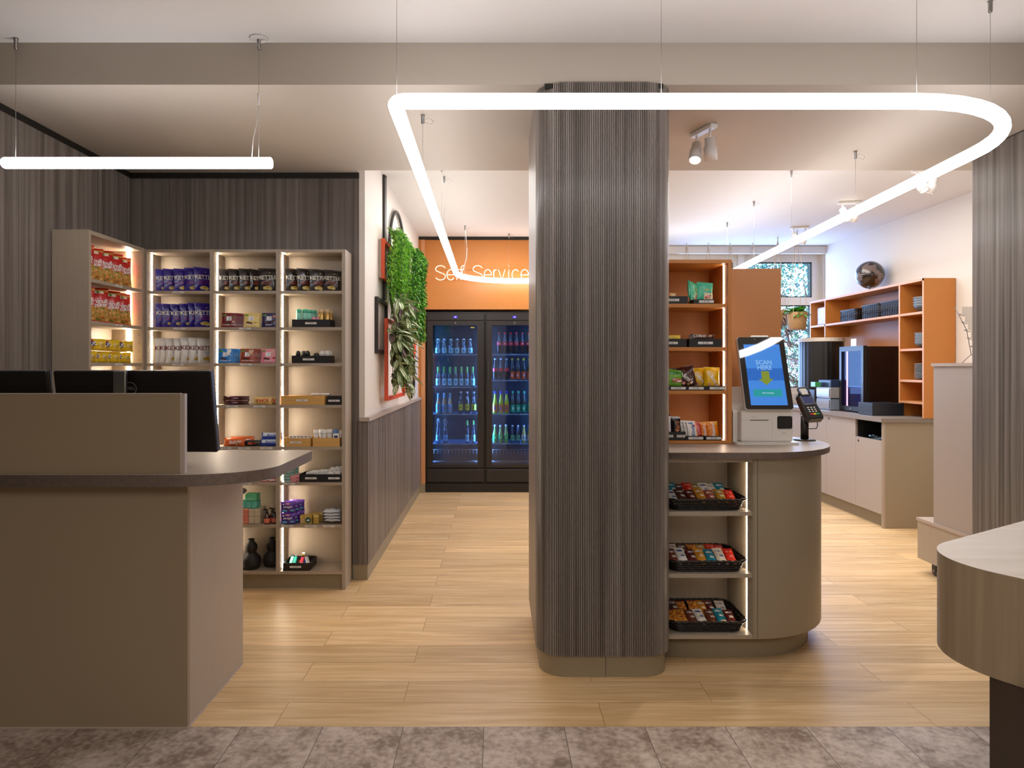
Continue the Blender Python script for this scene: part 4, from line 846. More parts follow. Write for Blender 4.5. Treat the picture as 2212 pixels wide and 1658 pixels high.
for j in range(3): Co.put((OX(1524) + .006 * j - .008, OF + .028 + .026 * j, zo[1] + .033), (R(-12), R(3 - 3 * j), R(3)), 'brown wafer bar in the second row tray, %s' % ('front one', 'middle one', 'rear one')[j], 'candy bar', 'brown wafer bars')
Sk = Proto(pouch('candy_pouch', .088, .095, .03, [foil('apple', '#6fae2c'), foil('dark apple', '#3c8a2c'), foil('bark')], lambda u, v: 1 if .72 < v < .88 else 0, [('D', .15, .42, .3, .12, REDP), ('D', .15, .42, .27, .09, WP), ('T', 'Skittles', .15, .42, .17, .008, .1, .5, REDP)], seed=11))
Sk.put((OX(1459), OF + .045, zo[2] + .005), (R(-10), R(8), R(-5)), 'green candy pouch in the long low tray', 'candy pouch')
MMb = lambda nm, c1, c2, sd: Proto(pouch('candy_pouch', .098, .110, .038, [foil(nm, c1), foil(nm + '2', c2)], lambda u, v: 1 if v > .93 else 0, [('T', "m&m's", .0, .45, .33, .02, 0, -.9, WP), ('D', .2, .18, .08, .06, REDP), ('D', -.18, .2, .09, .07, PNK), ('D', .05, .12, .08, .05, CHIPB)], seed=sd))
Mb = MMb('mm brown', '#45211a', '#5c3226', 12); My = MMb('mm yellow', '#eebb10', '#f3cf42', 13)
Mb.put((OX(1492), OF + .045, zo[2] + .005), (R(-12), R(-12), R(-12)), 'dark brown candy pouch leaning beside the green one', 'candy pouch')
Mb.put((OX(1481), OF + .085, zo[2] + .005), (R(-8), R(-5), R(-10)), 'dark brown candy pouch behind the front brown one', 'candy pouch', None, .98)
My.put((OX(1543), OF + .04, zo[2] + .005), (R(-8), R(2), R(2)), 'yellow candy pouch at the front right of the long tray', 'candy pouch', None, (.86, 1, 1.02))
My.put((OX(1524), OF + .075, zo[2] + .005), (R(-8), R(-4), R(-8)), 'yellow candy pouch behind, between brown and front yellow one', 'candy pouch', None, (.86, 1, .97))
Mb.put((OX(1432), OF + .05, zo[2] + .005), (R(-8), R(8), R(10)), 'brown candy pouch cut off by the column', 'candy pouch', None, .8)
def upbar(nm, w_, h_, cols, design, word, wm, sz=.5, sd=3, extra=()):
    return Proto(pouch('candy_bar', w_, h_, .014, cols, design, [('T', word, 0, .5, sz, .02, .1, pi / 2, wm)] + list(extra), crimp=.05, seed=sd, nx=6, nz=14))
ends = lambda u, v: 1 if v > .92 or v < .05 else 0
Us = upbar('s', .038, .125, [foil('snow', '#e8e4ee'), foil('cocoa')], ends, 'SNICKERS', M('print plum'), .55)
for j in range(3): Us.put((OX(1445) - .001 * j, OF + .022 + .018 * j, zo[3] + .006), (R(-8), 0, R(4)), 'white brown tipped bar standing beside the column, %s' % ('front', 'middle', 'rear')[j], 'candy bar', 'upright white bars')
Um = upbar('m', .040, .112, [foil('soot'), foil('soot2')], lambda u, v: 1 if v > .93 or abs(u) > .85 else 0, 'Mars', M('print copper', '#c8753c', .5), .85, 4)
for j in range(3): Um.put((OX(1466) - .002 * j, OF + .022 + .018 * j, zo[3] + .006), (R(-8), 0, R(4)), 'black bar standing in the bottom tray, %s' % ('front', 'middle', 'rear')[j], 'candy bar', 'upright black bars')
Uk = upbar('k', .055, .088, [foil('milk', '#e9e2da'), foil('salmon', '#d97a62')], lambda u, v: 1 if u > .62 else 0, 'Kinder', BLU, .42, 5, [('D', -.1, .9, .25, .05, BLU), ('D', .15, .72, .12, .08, REDP)])
for j in range(6): Uk.put((OX(1501) - .0125 * j, OF + .018 + .014 * j, zo[3] + .006 + .0), (R(-10), R(-5), R(10)), 'white and salmon milk bar, %s' % ('front one', 'second', 'third', 'fourth', 'fifth', 'rearmost')[j], 'candy bar', 'row of milk bars')
Ur = upbar('r', .045, .082, [foil('scarlet', '#c01a14'), foil('scarlet2', '#d8402c')], ends, 'Balisto', PNK, .42, 6)
Uo = upbar('o', .055, .088, [foil('tangerine', '#e88418'), foil('tangerine2', '#f0b03c')], lambda u, v: 1 if v > .82 and u > .2 or v > .95 else 0, 'Balisto', WP, .45, 7)
Ur.put((OX(1517), OF + .05, zo[3] + .006), (R(-10), R(-8), R(-4)), 'red muesli bar, left of the orange ones on the bottom shelf', 'candy bar')
Uo.put((OX(1530), OF + .045, zo[3] + .006), (R(-10), R(-6), R(-4)), 'orange muesli bar standing behind and left of the front one', 'candy bar', None, (.8, 1, .93))
Uo.put((OX(1545), OF + .025, zo[3] + .006), (R(-10), R(-2), R(3)), 'orange muesli bar standing at the front right of the bottom shelf', 'candy bar')

# wicker baskets of bars
def basket():
    r = empty('wicker_basket'); w_, d_, h_ = .333, .265, .052
    m = MB()
    for k in range(5):
        zz = .006 + k * .0098; gr = zz * .35; o = rr(-w_ / 2 - gr, w_ / 2 + gr, -d_ / 2 - gr, d_ / 2 + gr, .05, 8); P = []
        o2 = []
        for i in range(len(o)):           # resample long sides
            a, b = Vector(o[i]), Vector(o[(i + 1) % len(o)]); n = max(1, int((b - a).length / .011))
            for q in range(n): o2.append(a.lerp(b, q / n))
        N = len(o2)
        for i, p in enumerate(o2):
            t = (o2[(i + 1) % N] - o2[i - 1]).normalized(); s_ = .0022 * (1 if (i + k) % 2 else -1); P.append((p.x + t.y * s_, p.y - t.x * s_, zz + .0012 * sin(i * 1.9 + k)))
        m.tube(P, .0046, 5, 0, True)
    mk('woven_wall', m, WICK, r)
    m = MB(); gr = .024; o = rr(-w_ / 2 - gr, w_ / 2 + gr, -d_ / 2 - gr, d_ / 2 + gr, .055, 8); o2 = []
    for i in range(len(o)):
        a, b = Vector(o[i]), Vector(o[(i + 1) % len(o)]); n = max(1, int((b - a).length / .008))
        for q in range(n): o2.append(a.lerp(b, q / n))
    for ph in (0, pi): m.tube([(p.x + .003 * cos(i * .9 + ph), p.y + .003 * cos(i * .9 + ph), h_ + .003 * sin(i * .9 + ph)) for i, p in enumerate(o2)], .0042, 5, 0, True)
    mk('braided_rim', m, WICK, r)
    mk('base', MB().prism(rr(-w_ / 2, w_ / 2, -d_ / 2, d_ / 2, .05, 6), .0, .006), WICK, r)
    return r
Bk = Proto(basket())
def nutty(u, v): return RN.choice([1, 1, 2])
LOGO = M('print logo blue', '#2a56a0', .5)
def snack(key, c, lg, kind=0):
    cols = [foil('bar ' + key, c, .35), foil('nut gold', '#dc9a3c', .5), foil('nut brown', '#a04a1c', .5)]
    des = (lambda u, v: RN.choice([1, 1, 2]) if .12 < v < .92 else 0) if kind == 1 else (lambda u, v: 0)
    mk2 = [] if kind == 1 else [('D', -.02, .74, .32, .14, lg[0]), ('D', -.02, .74, .27, .11, lg[1]), ('R', -.22, .18, .735, .75, lg[0]), ('R', -.1, .3, .40, .46, lg[0]), ('R', -.1, .3, .50, .52, lg[0]), ('D', .12, .14, .28, .10, HZ)]
    return Proto(pouch('snack_bar', .047, .118, .014, cols, des, mk2, crimp=.07, seed=len(key) * 3, nx=8, nz=14))
W_, B_ = WP, LOGO
SNK = {'cream': snack('cream', '#e2d8c8', (B_, W_)), 'white': snack('white', '#e8e4de', (B_, B_)), 'darkbrown': snack('darkbrown', '#4a2c24', (W_, B_)), 'maroon': snack('maroon', '#5c1f1e', (W_, B_)), 'gold': snack('gold', '#c98a2a', (W_, B_)),
       'rose': snack('rose', '#9c4c42', (W_, MAR)), 'red': snack('red', '#cf2a1a', (PNK, REDP)), 'teal': snack('teal', '#137f9a', (W_, B_)), 'brown': snack('brown', '#6e3626', (W_, B_)), 'nut': snack('nut', '#7a2a1a', (W_, B_), 1), 'olive': snack('olive', '#a8842e', (W_, B_))}
NAMC = {'cream': 'cream', 'white': 'white', 'darkbrown': 'dark brown', 'maroon': 'maroon', 'gold': 'gold', 'rose': 'rose brown', 'red': 'red', 'teal': 'teal', 'brown': 'brown', 'nut': 'nut patterned', 'olive': 'olive gold'}
for b, (z, front, back) in enumerate(((ZI[0], 'white darkbrown maroon gold rose olive red', 'rose teal maroon red olive white cream teal'),
                                      (ZI[1], 'brown white maroon gold teal cream red', 'cream cream darkbrown nut olive red red'),
                                      (ZI[2], 'nut nut brown white brown teal maroon', 'cream darkbrown nut nut gold maroon cream'))):
    nm = ('upper', 'middle', 'lower')[b]
    Bk.put((.985, 3.300, z + .0003), (0, 0, 0), 'black wicker basket of snack bars, %s of the three' % nm, 'basket', 'wicker baskets', (.975, 1, 1))
    for rw, (row, yy, zz, tl) in enumerate(((front, 3.19, .020, -66 if b < 2 else -74), (back, 3.285, .034 if b == 0 else .026, -66 if b == 0 else -72))):
        cs = row.split()
        for i, c in enumerate(cs):
            x = .842 + (1.115 - .842) * i / (len(cs) - 1) - (.012 if rw else 0)
            SNK[c].put((x, yy + RN.uniform(-.004, .004), z + zz + RN.uniform(0, .004) + .004 * (i % 2)), (R(tl), 0, R(RN.uniform(-4, 4))), '%s snack bar, %s in the %s row of the %s basket' % (NAMC[c], od(i, len(cs)), ('front', 'back')[rw], nm), 'snack bar', nm + ' basket bars')

# self checkout screen
kz = .9683; ki = empty('checkout_kiosk', (1.36, 3.50, kz)); tag(ki, 'white self checkout kiosk with a tall tilted touch screen', 'kiosk')
mk('base_plate', MB().prism(rr(-.155, .165, -.10, .13, .03, 6), 0, .012), WHT, ki)
body = [(-.128, -.078), (-.128, -.06)]
m = MB().rbox(-.127, .135, -.078, .12, .012, .168, .008); mk('printer_housing', m, WHT, ki)
mk('paper_slot', MB().box(-.08, .01, -.0795, -.077, .120, .1235).box(-.126, .02, -.0785, -.0778, .1215, .1221), INK, ki)
mk('printer_door', MB().box(-.118, .03, -.0786, -.0778, .024, .0246).box(.03, .0306, -.0786, -.0778, .024, .118), M('grey seam'), ki)
sc_ = MB().rbox(.055, .130, -.084, -.07, .078, .142, .005); mk('scanner_window', sc_, M('black glass', '#0c0a0c', .08), ki)
q = MB()
for a, b in ((.068, .064), (.105, .064), (.068, .045), (.105, .045)): q.box(a, a + .008, -.0785, -.0778, b, b + .001)
for i in range(3): q.box(.079 + .008 * i, .083 + .008 * i, -.0785, -.0778, .053, .059)
mk('contactless_mark', q, M('grey seam'), ki)
q = MB(); put_text(q, 'imin', -.06, .137, .012, lambda x, z: (x, -.0788, z)); mk('lettering', q, M('grey seam'), ki, False)
neck = [(-.02, .16), (.11, .16), (.115, .20), (.10, .30), (.085, .30), (.05, .21)]
m = MB().prism_x([(.0, .165), (.115, .165), (.118, .19), (.105, .285), (.085, .285), (.055, .20), (.0, .19)], -.150, .10); mk('neck', m, WHT, ki)
mk('side_shell', MB().prism_x([(-.03, .012), (.118, .012), (.118, .275), (.09, .275), (.06, .20), (-.03, .16)], -.150, -.1275), WHT, ki)
th = R(19); SH, SW = .385, .238
TS = Matrix.Translation((.012, -.095, .178)) @ Euler((-th, 0, R(0))).to_matrix().to_4x4() @ Euler((0, 0, 0)).to_matrix().to_4x4()
o = rr(-SW / 2, SW / 2, 0, SH, .014, 6)
mk('screen_shell', MB().prism_y([(x * 1.02, z * 1.015 - .003) for x, z in o], .006, .028, 0, 0, True).prism_y([(x * .7, z * .6 + .05) for x, z in o], .028, .05).xf(TS), WHT, ki)
sg = mk('screen_glass', MB().prism_y(o, 0, .006).xf(TS), M('screen black glass', '#07070a', .03, spec=.8, coat=1), ki)
SX0, SX1, SZ0, SZ1 = -.092, .092, .020, .345
def em(key, c, e=1): return M(key, '#050505', .03, emit=e, ecol=c, spec=.8, coat=1)
def scr(c, e, key): return em(key, c, e)
q = MB()
for i in range(10):
    z0 = SZ0 + (SZ1 - SZ0) * i / 10; z1 = SZ0 + (SZ1 - SZ0) * (i + 1) / 10
    q.box(SX0, SX1, -.0006, 0, z0, z1, 1 if i in (4, 5) else 0)
mk('display', q.xf(TS), [em('screen blue', '#3f8fec', .62), em('screen deep blue', '#1f6fd0', .6)], ki)
fs = lambda x, z: tuple(TS @ Vector((x, -.0010, z)))
q = MB(); put_text(q, 'SCAN', 0, .246, .032, fs, .0025); put_text(q, 'HERE', 0, .218, .032, fs, .0025); mk('lettering', q, em('screen text', '#86b8ee', .7), ki, False)
q = MB(); q.add([fs(-.02, .20), fs(-.02, .158), fs(.02, .158), fs(.02, .20)], [(0, 1, 2, 3)]); q.add([fs(-.038, .158), fs(0, .125), fs(.038, .158)], [(0, 1, 2)]); mk('arrow', q, em('screen olive', '#8a9a30', .6), ki, False)
q = MB(); rect(q, -.072, .072, .065, .103, fs, n=1); mk('button', q, em('screen teal', '#16a3a8', .62), ki, False)
q = MB(); put_text(q, 'Start scanning', 0, .084, .010, lambda x, z: tuple(TS @ Vector((x, -.0014, z)))); mk('button_lettering', q, em('screen white', '#dcebf8', .8), ki, False)
mk('camera_lens', MB().lathe([(.0025, 0), (.0025, .001)], (0, 0), 10).xf(TS @ Matrix.Translation((-.03, -.0005, .372)) @ Euler((R(90), 0, 0)).to_matrix().to_4x4()).lathe([(.0025, 0), (.0025, .001)], (0, 0), 10).xf(Matrix.Identity(4)), M('lens grey', '#8a8886', .2), ki)
mk('top_sensor', MB().rbox(-.045, .045, .004, .020, SH + .001, SH + .012, .002).xf(TS), WHT, ki)

# card terminal on a pole
ct = empty('card_terminal', (PX(1738, 3.62), 3.62, kz)); tag(ct, 'black card payment terminal on a pole beside the kiosk', 'card terminal')
DG = M('dark grey plastic', '#2b2a2b', .35)
mk('base_disc', MB().lathe([(.055, 0), (.055, .005), (.02, .007)], n=24), BLK, ct)
mk('pole', MB().lathe([(.020, .005), (.020, .13)], n=18), BLK, ct)
TT = Matrix.Translation((.02, -.02, .185)) @ Euler((R(-38), 0, R(8))).to_matrix().to_4x4() @ Euler((0, R(-3), 0)).to_matrix().to_4x4()
o = [(-.038, -.085), (.038, -.085), (.045, -.07), (.045, -.04), (.038, .07), (.03, .085), (-.03, .085), (-.038, .07), (-.045, -.04), (-.045, -.07)]
mk('housing', MB().prism_y(o, 0, .032).prism_y([(x * .75, z * .85) for x, z in o], .032, .048).xf(TT), DG, ct)
mk('screen_frame', MB().prism_y(rr(-.034, .034, .005, .062, .006), -.004, 0).xf(TT), STEEL, ct)
mk('display', MB().box(-.030, .030, -.0046, -.0038, .010, .057).xf(TT), em('terminal screen', '#34406e', .5), ct)
mk('contactless_loop', MB().tube([(x, -.006, z) for x, z in rr(-.030, .030, .062, .112, .014, 5)], .0045, 6, 0, True).xf(TT), DG, ct)
q = MB().box(-.018, .018, -.008, -.004, .068, .106); mk('contactless_card', q.xf(TT), WHT, ct)
mk('key_surround', MB().prism_y([(-.038, -.078), (.038, -.078), (.034, 0), (-.034, 0)], -.003, 0).xf(TT), BLKP, ct)
for i in range(4):
    for j in range(3):
        c = WP if i < 3 else (M('key red', '#c8303a', .4), M('key yellow', '#e0c030', .4), M('key green', '#1f9a5a', .4))[j]
        hgt = .006 if i < 3 else .011
        mk('key', MB().rbox(-.026 + .018 * j, -.026 + .018 * j + (.009 if i < 3 else .015), -.0062, -.003, -.018 - .0125 * i - (.006 if i == 3 else 0), -.018 - .0125 * i + hgt - (.006 if i == 3 else 0), .001).xf(TT), c, ct)
mk('cable', MB().tube([(.04, .03, .13), (.075, .02, .12), (.078, .02, .075), (.072, .02, .060), (.01, .01, .060)], .0026, 6), BLK, ct)

# ---------------------------------------------------------------- drinks fridges
FD = 7.43
FZ = lambda y: PZ(y, FD)
BLUI = M('fridge liner', '#0b1830', .4); FSH = M('fridge shelf', '#7f9fc8', .4); FLED = M('fridge led', '#ffffff', emit=110, ecol='#7ab8ff')
ICE = M('fridge label', '#9fc6ea', .4, emit=.0)
def fridge():
    r = empty('drinks_fridge'); W = .643; h = W / 2
    # built around x = 0, front plane y = 0, base z = 0
    mk('cabinet_side', MB().box(-h, -h + .035, .04, .62, .0, 1.965), BLKP, r); mk('cabinet_side', MB().box(h - .035, h, .04, .62, .0, 1.965), BLKP, r)
    mk('cabinet_top', MB().box(-h + .0352, h - .0352, .04, .62, 1.87, 1.965), BLKP, r)
    mk('cabinet_back', MB().box(-h + .0352, h - .0352, .60, .62, .0, 1.8698), BLKP, r)
    mk('inner_liner', MB().box(-h + .0355, h - .0355, .585, .599, .26, 1.865).box(-h + .0355, h - .0355, .05, .585, .262, .275).box(-h + .0355, -h + .040, .06, .584, .276, 1.865).box(h - .040, h - .0355, .06, .584, .276, 1.865), BLUI, r)
    m = MB()
    for i in range(22): x = -h + .06 + i * (W - .12) / 21; m.box(x - .002, x + .002, .578, .5849, .28, 1.86)
    mk('liner_rib', m, BLUI, r)
    mk('light_strip', MB().box(-h + .0402, -h + .046, .065, .073, .30, 1.84), FLED, r); mk('light_strip', MB().box(h - .046, h - .0402, .065, .073, .30, 1.84), FLED, r)
    mk('header_panel', MB().rbox(-h + .012, h - .012, .0, .035, 1.871, 1.943, .003).box(-h, h, .035, .04, 1.86, 1.965), M('fridge charcoal', '#2a2523', .35), r)
    mk('display', MB().box(-.02, .016, -.0015, .0, 1.895, 1.917).box(-.028, -.024, -.0015, 0, 1.899, 1.903).box(-.028, -.024, -.0015, 0, 1.909, 1.913).box(.020, .024, -.0015, 0, 1.899, 1.903).box(.020, .024, -.0015, 0, 1.909, 1.913), M('fridge display', '#0b0b18', .2, emit=1.4, ecol='#4a3bd8'), r)
    q = MB(); put_text(q, '4', 0, 1.906, .02, lambda x, z: (x, -.0022, z), .0003); mk('display_digit', q, M('digit glow', '#ffffff', emit=2, ecol='#b9b4ff'), r, False)
    gx0, gx1, gz0, gz1 = -h + .074, h - .082, .302, 1.818; dx0, dx1, dz0, dz1 = -h + .014, h - .012, .272, 1.866
    d = MB().box(dx0, gx0, 0, .034, dz0, dz1).box(gx1, dx1, 0, .034, dz0, dz1).box(gx0, gx1, 0, .034, gz1, dz1).box(gx0, gx1, 0, .034, dz0, gz0)
    dr = mk('door', d, M('fridge charcoal'), r)
    mk('door_glass', MB().box(gx0 - .004, gx1 + .004, .014, .020, gz0 - .004, gz1 + .004), glassmat('fridge glass', '#dfe9f6', .035, .02, .5), dr)
    mk('lock', MB().lathe([(.008, 0), (.008, .003)], n=12).xf(Matrix.Translation((0, 0, 1.843)) @ Euler((R(90), 0, 0)).to_matrix().to_4x4()), STEEL, dr)
    mk('handle', MB().rbox(dx0 + .010, dx0 + .028, -.014, 0, 1.22, 1.42, .003), M('fridge handle', '#3b3836', .25), dr)
    g = MB().rbox(-h + .014, h - .012, .0, .036, .115, .252, .003)
    for i in range(40):
        for j in range(9): g.box(-h + .055 + i * .0128, -h + .062 + i * .0128, -.0006, 0, .137 + j * .0105, .1435 + j * .0105, 1)
    mk('grille', g, [M('fridge charcoal'), INK], r)
    mk('plinth', MB().box(-h, h, .004, .036, 0, .095).box(-h, h, .036, .0398, .0, .27), BLKP, r)
    m = MB()
    for i in range(13): x = gx0 + .01 + i * (gx1 - gx0 - .02) / 12; m.tube([(x, .05, .46), (x, .05, .42), (x, .07, .41)], .0012, 5)
    for z in (.335, .46, .325): m.tube([(gx0, .05, z), (gx1, .05, z)], .0015, 5)
    mk('wire_basket', m, STEEL, r)
    m = MB(); m.box(gx1 - .035 - .04, gx1 - .035, .0128, .0135, gz1 - .030, gz1 - .020); mk('energy_label', m, M('label yellow', '#c8b43a', .5), dr)
    return r
fr_ = Proto(fridge())
FX = [(-.750 - .107) / 2 - .0, (-.1065 + .5365) / 2 + .001]
for i in range(2): fr_.put((FX[i], FD, 0), (0, 0, 0), 'tall black glass door drinks fridge, %s one' % ('left fully visible', 'right partly hidden')[i], 'fridge', 'drinks fridges')
shy = [[764.6, 835.2, 893.7, 957.6], [764.6, 820.6, 893.6, 957]]
SD = FD + .10
fridges = [o for o in COL.objects if o.name.startswith('drinks_fridge')]
for i in range(2):
    for k, y in enumerate(shy[i]):
        z = PZ(y, SD - .04) ; m = MB().box(-.280, .280, .055, .50, z - .006, z, 0).box(-.280, .280, .052, .055, z - .012, z + .002, 0)
        for c in ((-.01,) if k < 2 else (-.10, .10)): m.box(c - .037, c + .037, .050, .0515, z - .011, z + .002, 1)
        mk('wire_shelf', m, [FSH, ICE], fridges[i])
def bottle(key, h, r, glass, capm, capz, lab=None, labm=None, neck=None, crown=True, swing=False):
    """h height, r body radius; shoulder to neck profile"""
    nr = r * .38
    pr = [(r * .8, 0), (r, .004), (r, h * .42), (r * .93, h * .50), (r * .62, h * .66), (nr * 1.1, h * .82), (nr, h * .97), (nr * 1.05, h)]
    root = mk('bottle', MB().lathe(pr, n=14), glass)
    mk('cap', MB().lathe([(nr * 1.35, h * capz), (nr * 1.3, h * (capz + .05)), (nr * 1.2, h * .995), (nr * 1.25, h + .003), (nr * .8, h + .005)], n=12), capm, root)
    if lab: mk('label', MB().lathe([(r + .0006, h * lab[0]), (r + .0006, h * lab[1])], n=14, caps=False), labm, root)
    if lab and lab[1] < .45 or lab: 
        q = MB(); zc = h * (lab[0] + lab[1]) / 2; cy = lambda a, z: ((r + .0012) * sin(a / r), -(r + .0012) * cos(a / r), z)
        disc(q, 0, zc, r * .3, (lab[1] - lab[0]) * h * .2, cy); mk('printed_motif', q, M('bottle motif ' + key, {'coke': '#f2d0d8', 'cola': '#d8202c', 'spezi': '#d8d0f0', 'fanta': '#26318f', 'sprite': '#e4fff0', 'beer': '#e05a6a', 'lemon': '#4a7a20', 'small': '#eaf6e0'}.get(key, '#3f7fc0'), .5), root, False)
    if neck: mk('neck_label', MB().lathe([(nr * 1.3, h * neck[0]), (nr * 1.16, h * neck[1])], n=12, caps=False), neck[2], root)
    if swing: mk('swing_stopper', MB().tube([(-r * .6, 0, h * .80), (-r * .62, 0, h * .95), (-r * .3, 0, h * 1.03), (r * .3, 0, h * 1.03), (r * .62, 0, h * .95), (r * .6, 0, h * .80)], .0018, 5), STEEL, root)
    return Proto(root)
CLG = glassmat('clear bottle', '#c6dcf2', .12); DKG = M('cola glass', '#1a1018', .08, coat=.6); WC = M('water cap', '#c9dbe6', .4); GC = M('green cap', '#6fbf5e', .45)
LB = M('label ice blue', '#a6e2f8', .45); RC = M('red cap', '#d81e3a', .4)
Bt = {'water': bottle('water', .165, .0265, CLG, WC, .94, (.06, .42), LB, swing=True), 'green': bottle('green', .215, .0255, CLG, GC, .66, (.06, .42), LB),
      'beer': bottle('beer', .225, .0255, M('amber drink', '#b8946a', .1, coat=.5), WC, .95, (.08, .46), M('label pale blue', '#6fb4e4', .45), neck=(.68, .93, M('label pale blue'))),
      'lemon': bottle('lemon', .24, .026, CLG, WC, .95, (.16, .44), M('label lemon', '#d6c83c', .45), neck=(.66, .78, M('label silver', '#b8b4c8', .4))),
      'swing': bottle('swing', .265, .026, CLG, WC, .95, (.10, .34), M('label sky', '#7fb4e0', .45), swing=True), 'tall': bottle('tall', .245, .022, CLG, GC, .82, (.08, .38), M('label mist', '#a8d4d8', .45)),
      'coke': bottle('coke', .235, .0255, DKG, RC, .93, (.40, .58), M('label coke red', '#d8344e', .45)), 'cola': bottle('cola', .235, .0255, DKG, WC, .95, (.40, .56), M('label coke red')),
      'spezi': bottle('spezi', .235, .0255, DKG, M('yellow cap', '#e0cc3a', .45), .92, (.05, .40), M('label orange', '#d8663a', .45)),
      'fanta': bottle('fanta', .245, .0265, M('lime drink', '#b6c81c', .12, coat=.5), M('blue cap', '#2433b8', .45), .88, (.08, .42), M('label fanta', '#d8803a', .45)),
      'sprite': bottle('sprite', .245, .0265, glassmat('green bottle', '#8fe0c4', .12), M('sea cap', '#3fb89a', .45), .9, (.08, .40), M('label sprite', '#27b88e', .45)),
      'small': bottle('small', .19, .0255, M('pale drink', '#8fae5a', .12, coat=.5), WC, .94, (.14, .48), M('label lime', '#35b45e', .45)), 'bitter': bottle('bitter', .19, .022, CLG, WC, .94, (.14, .46), M('label fern', '#7fc08a', .45)),
      'yellow': bottle('yellow', .19, .0265, M('yellow drink', '#c9b84a', .12, coat=.5), WC, .94, (.14, .48), M('label cream', '#dce8d0', .45))}
BN = {'water': 'clear swing top water bottle', 'green': 'clear water bottle with green neck foil', 'beer': 'amber bottle with pale blue label', 'lemon': 'clear lemonade bottle with yellow label', 'swing': 'tall clear swing top bottle', 'tall': 'slim clear bottle with green cap',
      'coke': 'dark cola bottle with red cap', 'cola': 'dark cola bottle with pale cap', 'spezi': 'dark bottle with yellow cap', 'fanta': 'lime yellow bottle with blue cap', 'sprite': 'green bottle with turquoise label', 'small': 'small pale bottle with green label', 'bitter': 'small slim bottle with fern label', 'yellow': 'small yellow drink bottle'}
rows = [(0, 0, [('water', [945.8, 959.7, 973.7, 987.6, 1001.5, 1015.5])]), (0, 1, [('green', [946.5, 959.3, 971.9, 984.1, 996.5, 1008.8, 1021])]),
        (0, 2, [('beer', [946.7, 959.6, 972.1]), ('lemon', [995.2, 1009.3, 1023.5])]), (0, 3, [('swing', [946.7, 962]), ('tall', [1009.3, 1022.5])]),
        (1, 0, [('coke', [1078.5, 1090.7, 1103, 1115.3, 1128, 1140.5])]), (1, 1, [('cola', [1069.5, 1082, 1094.4]), ('spezi', [1106.6, 1118.6, 1130.8, 1143])]),
        (1, 2, [('fanta', [1069.5, 1082, 1094.3]), ('sprite', [1107.3, 1119.5, 1131.8, 1144])]), (1, 3, [('small', [1069, 1081, 1093.2]), ('bitter', [1107, 1119]), ('yellow', [1131.3, 1144])])]
for fi, k, grp in rows:
    for kd, xs in grp:
        for depth in range(2 if kd in ('water', 'coke', 'small') else 1):
            for i, x in enumerate(xs):
                if depth and i % 2: continue
                Bt[kd].put((PX(x, SD), SD + depth * .075 + .0, PZ(shy[fi][k], SD - .04) + .0006), (0, 0, RN.uniform(-.2, .2)), '%s, %s, %s row, %s fridge%s' % (BN[kd], od(i, len(xs)), ('top', 'second', 'third', 'fourth')[k], ('left', 'right')[fi], ', behind' if depth else ''),
                           'bottle', BN[kd] + 's')

# ---------------------------------------------------------------- sign made of glowing letters
NE = M('neon cream', '#ffffff', emit=1.0, ecol='#ffe9b0')
sg = empty('neon_sign', (PX(1042, 7.40), 7.40, PZ(592, 7.40))); tag(sg, 'glowing cream self service lettering on the orange wall', 'sign')
def letter(nm, pts_list, px0, px1, cap, stretch=None):
    D = 7.39; ox, oz = sg.location.x, sg.location.z; zb, zx, zc_ = PZ(604.5, D), PZ(582, D), PZ(573.5, D)
    zt = zc_ if cap else zx; m = MB()
    for pts in pts_list:
        m.tube([(PX(px0 + (px1 - px0) * a, D) - ox, D - 7.40, zb + (zt - zb) * b - oz) for a, b in pts], .0044, 6)
    mk(nm, m, NE, sg)
def arc(cx, cy, rx, ry, a0, a1, n=14): return [(cx + rx * cos(R(a0 + (a1 - a0) * i / n)), cy + ry * sin(R(a0 + (a1 - a0) * i / n))) for i in range(n + 1)]
Ss = [arc(.5, .76, .5, .24, 20, 200, 12) + arc(.5, .27, .5, .27, 70, 45, 2)[:0] + [(.12, .62), (.5, .51), (.88, .40)] + arc(.5, .25, .5, .25, 20, -160, 12)]
Es = [[(0.03, .5), (.97, .5)] + arc(.5, .5, .48, .5, 0, 325, 20)]
letter('letter_s', Ss, 941, 962, True); letter('letter_e', Es, 965, 982, False)
letter('letter_l', [[(.5, 1), (.5, 0)]], 984, 990, True); letter('letter_f', [[(.4, 0), (.4, .72)] + arc(.8, .74, .4, .26, 180, 75, 8), [(0, .72), (.95, .72)]], 991, 1003, True)
letter('letter_s', Ss, 1022, 1042, True); letter('letter_e', Es, 1045.5, 1062, False)
letter('letter_r', [[(.05, 1), (.05, 0)], [(.05, .6)] + arc(.6, .6, .5, .38, 170, 70, 6)], 1066, 1075, False)
letter('letter_v', [[(0, 1), (.5, 0), (1, 1)]], 1077, 1091, False); letter('letter_i', [[(.5, 1), (.5, 0)], [(.5, 1.32), (.5, 1.4)]], 1097, 1101, False)
letter('letter_c', [arc(.5, .5, .5, .5, 40, 320, 16)], 1106, 1121, False); letter('letter_e', Es, 1125, 1142, False)
m = MB()
for y in (583, 604.5): m.tube([(PX(950, 7.415) - sg.location.x, .018, PZ(y, 7.415) - sg.location.z), (PX(1146, 7.415) - sg.location.x, .018, PZ(y, 7.415) - sg.location.z)], .0014, 5)
for x in (950, 1030, 1110): m.tube([(PX(x, 7.415) - sg.location.x, .0, PZ(583, 7.4) - sg.location.z), (PX(x, 7.415) - sg.location.x, .03, PZ(583, 7.4) - sg.location.z)], .0014, 5)
mk('mounting_rail', m, M('rail copper', '#b8763f', .4), sg)

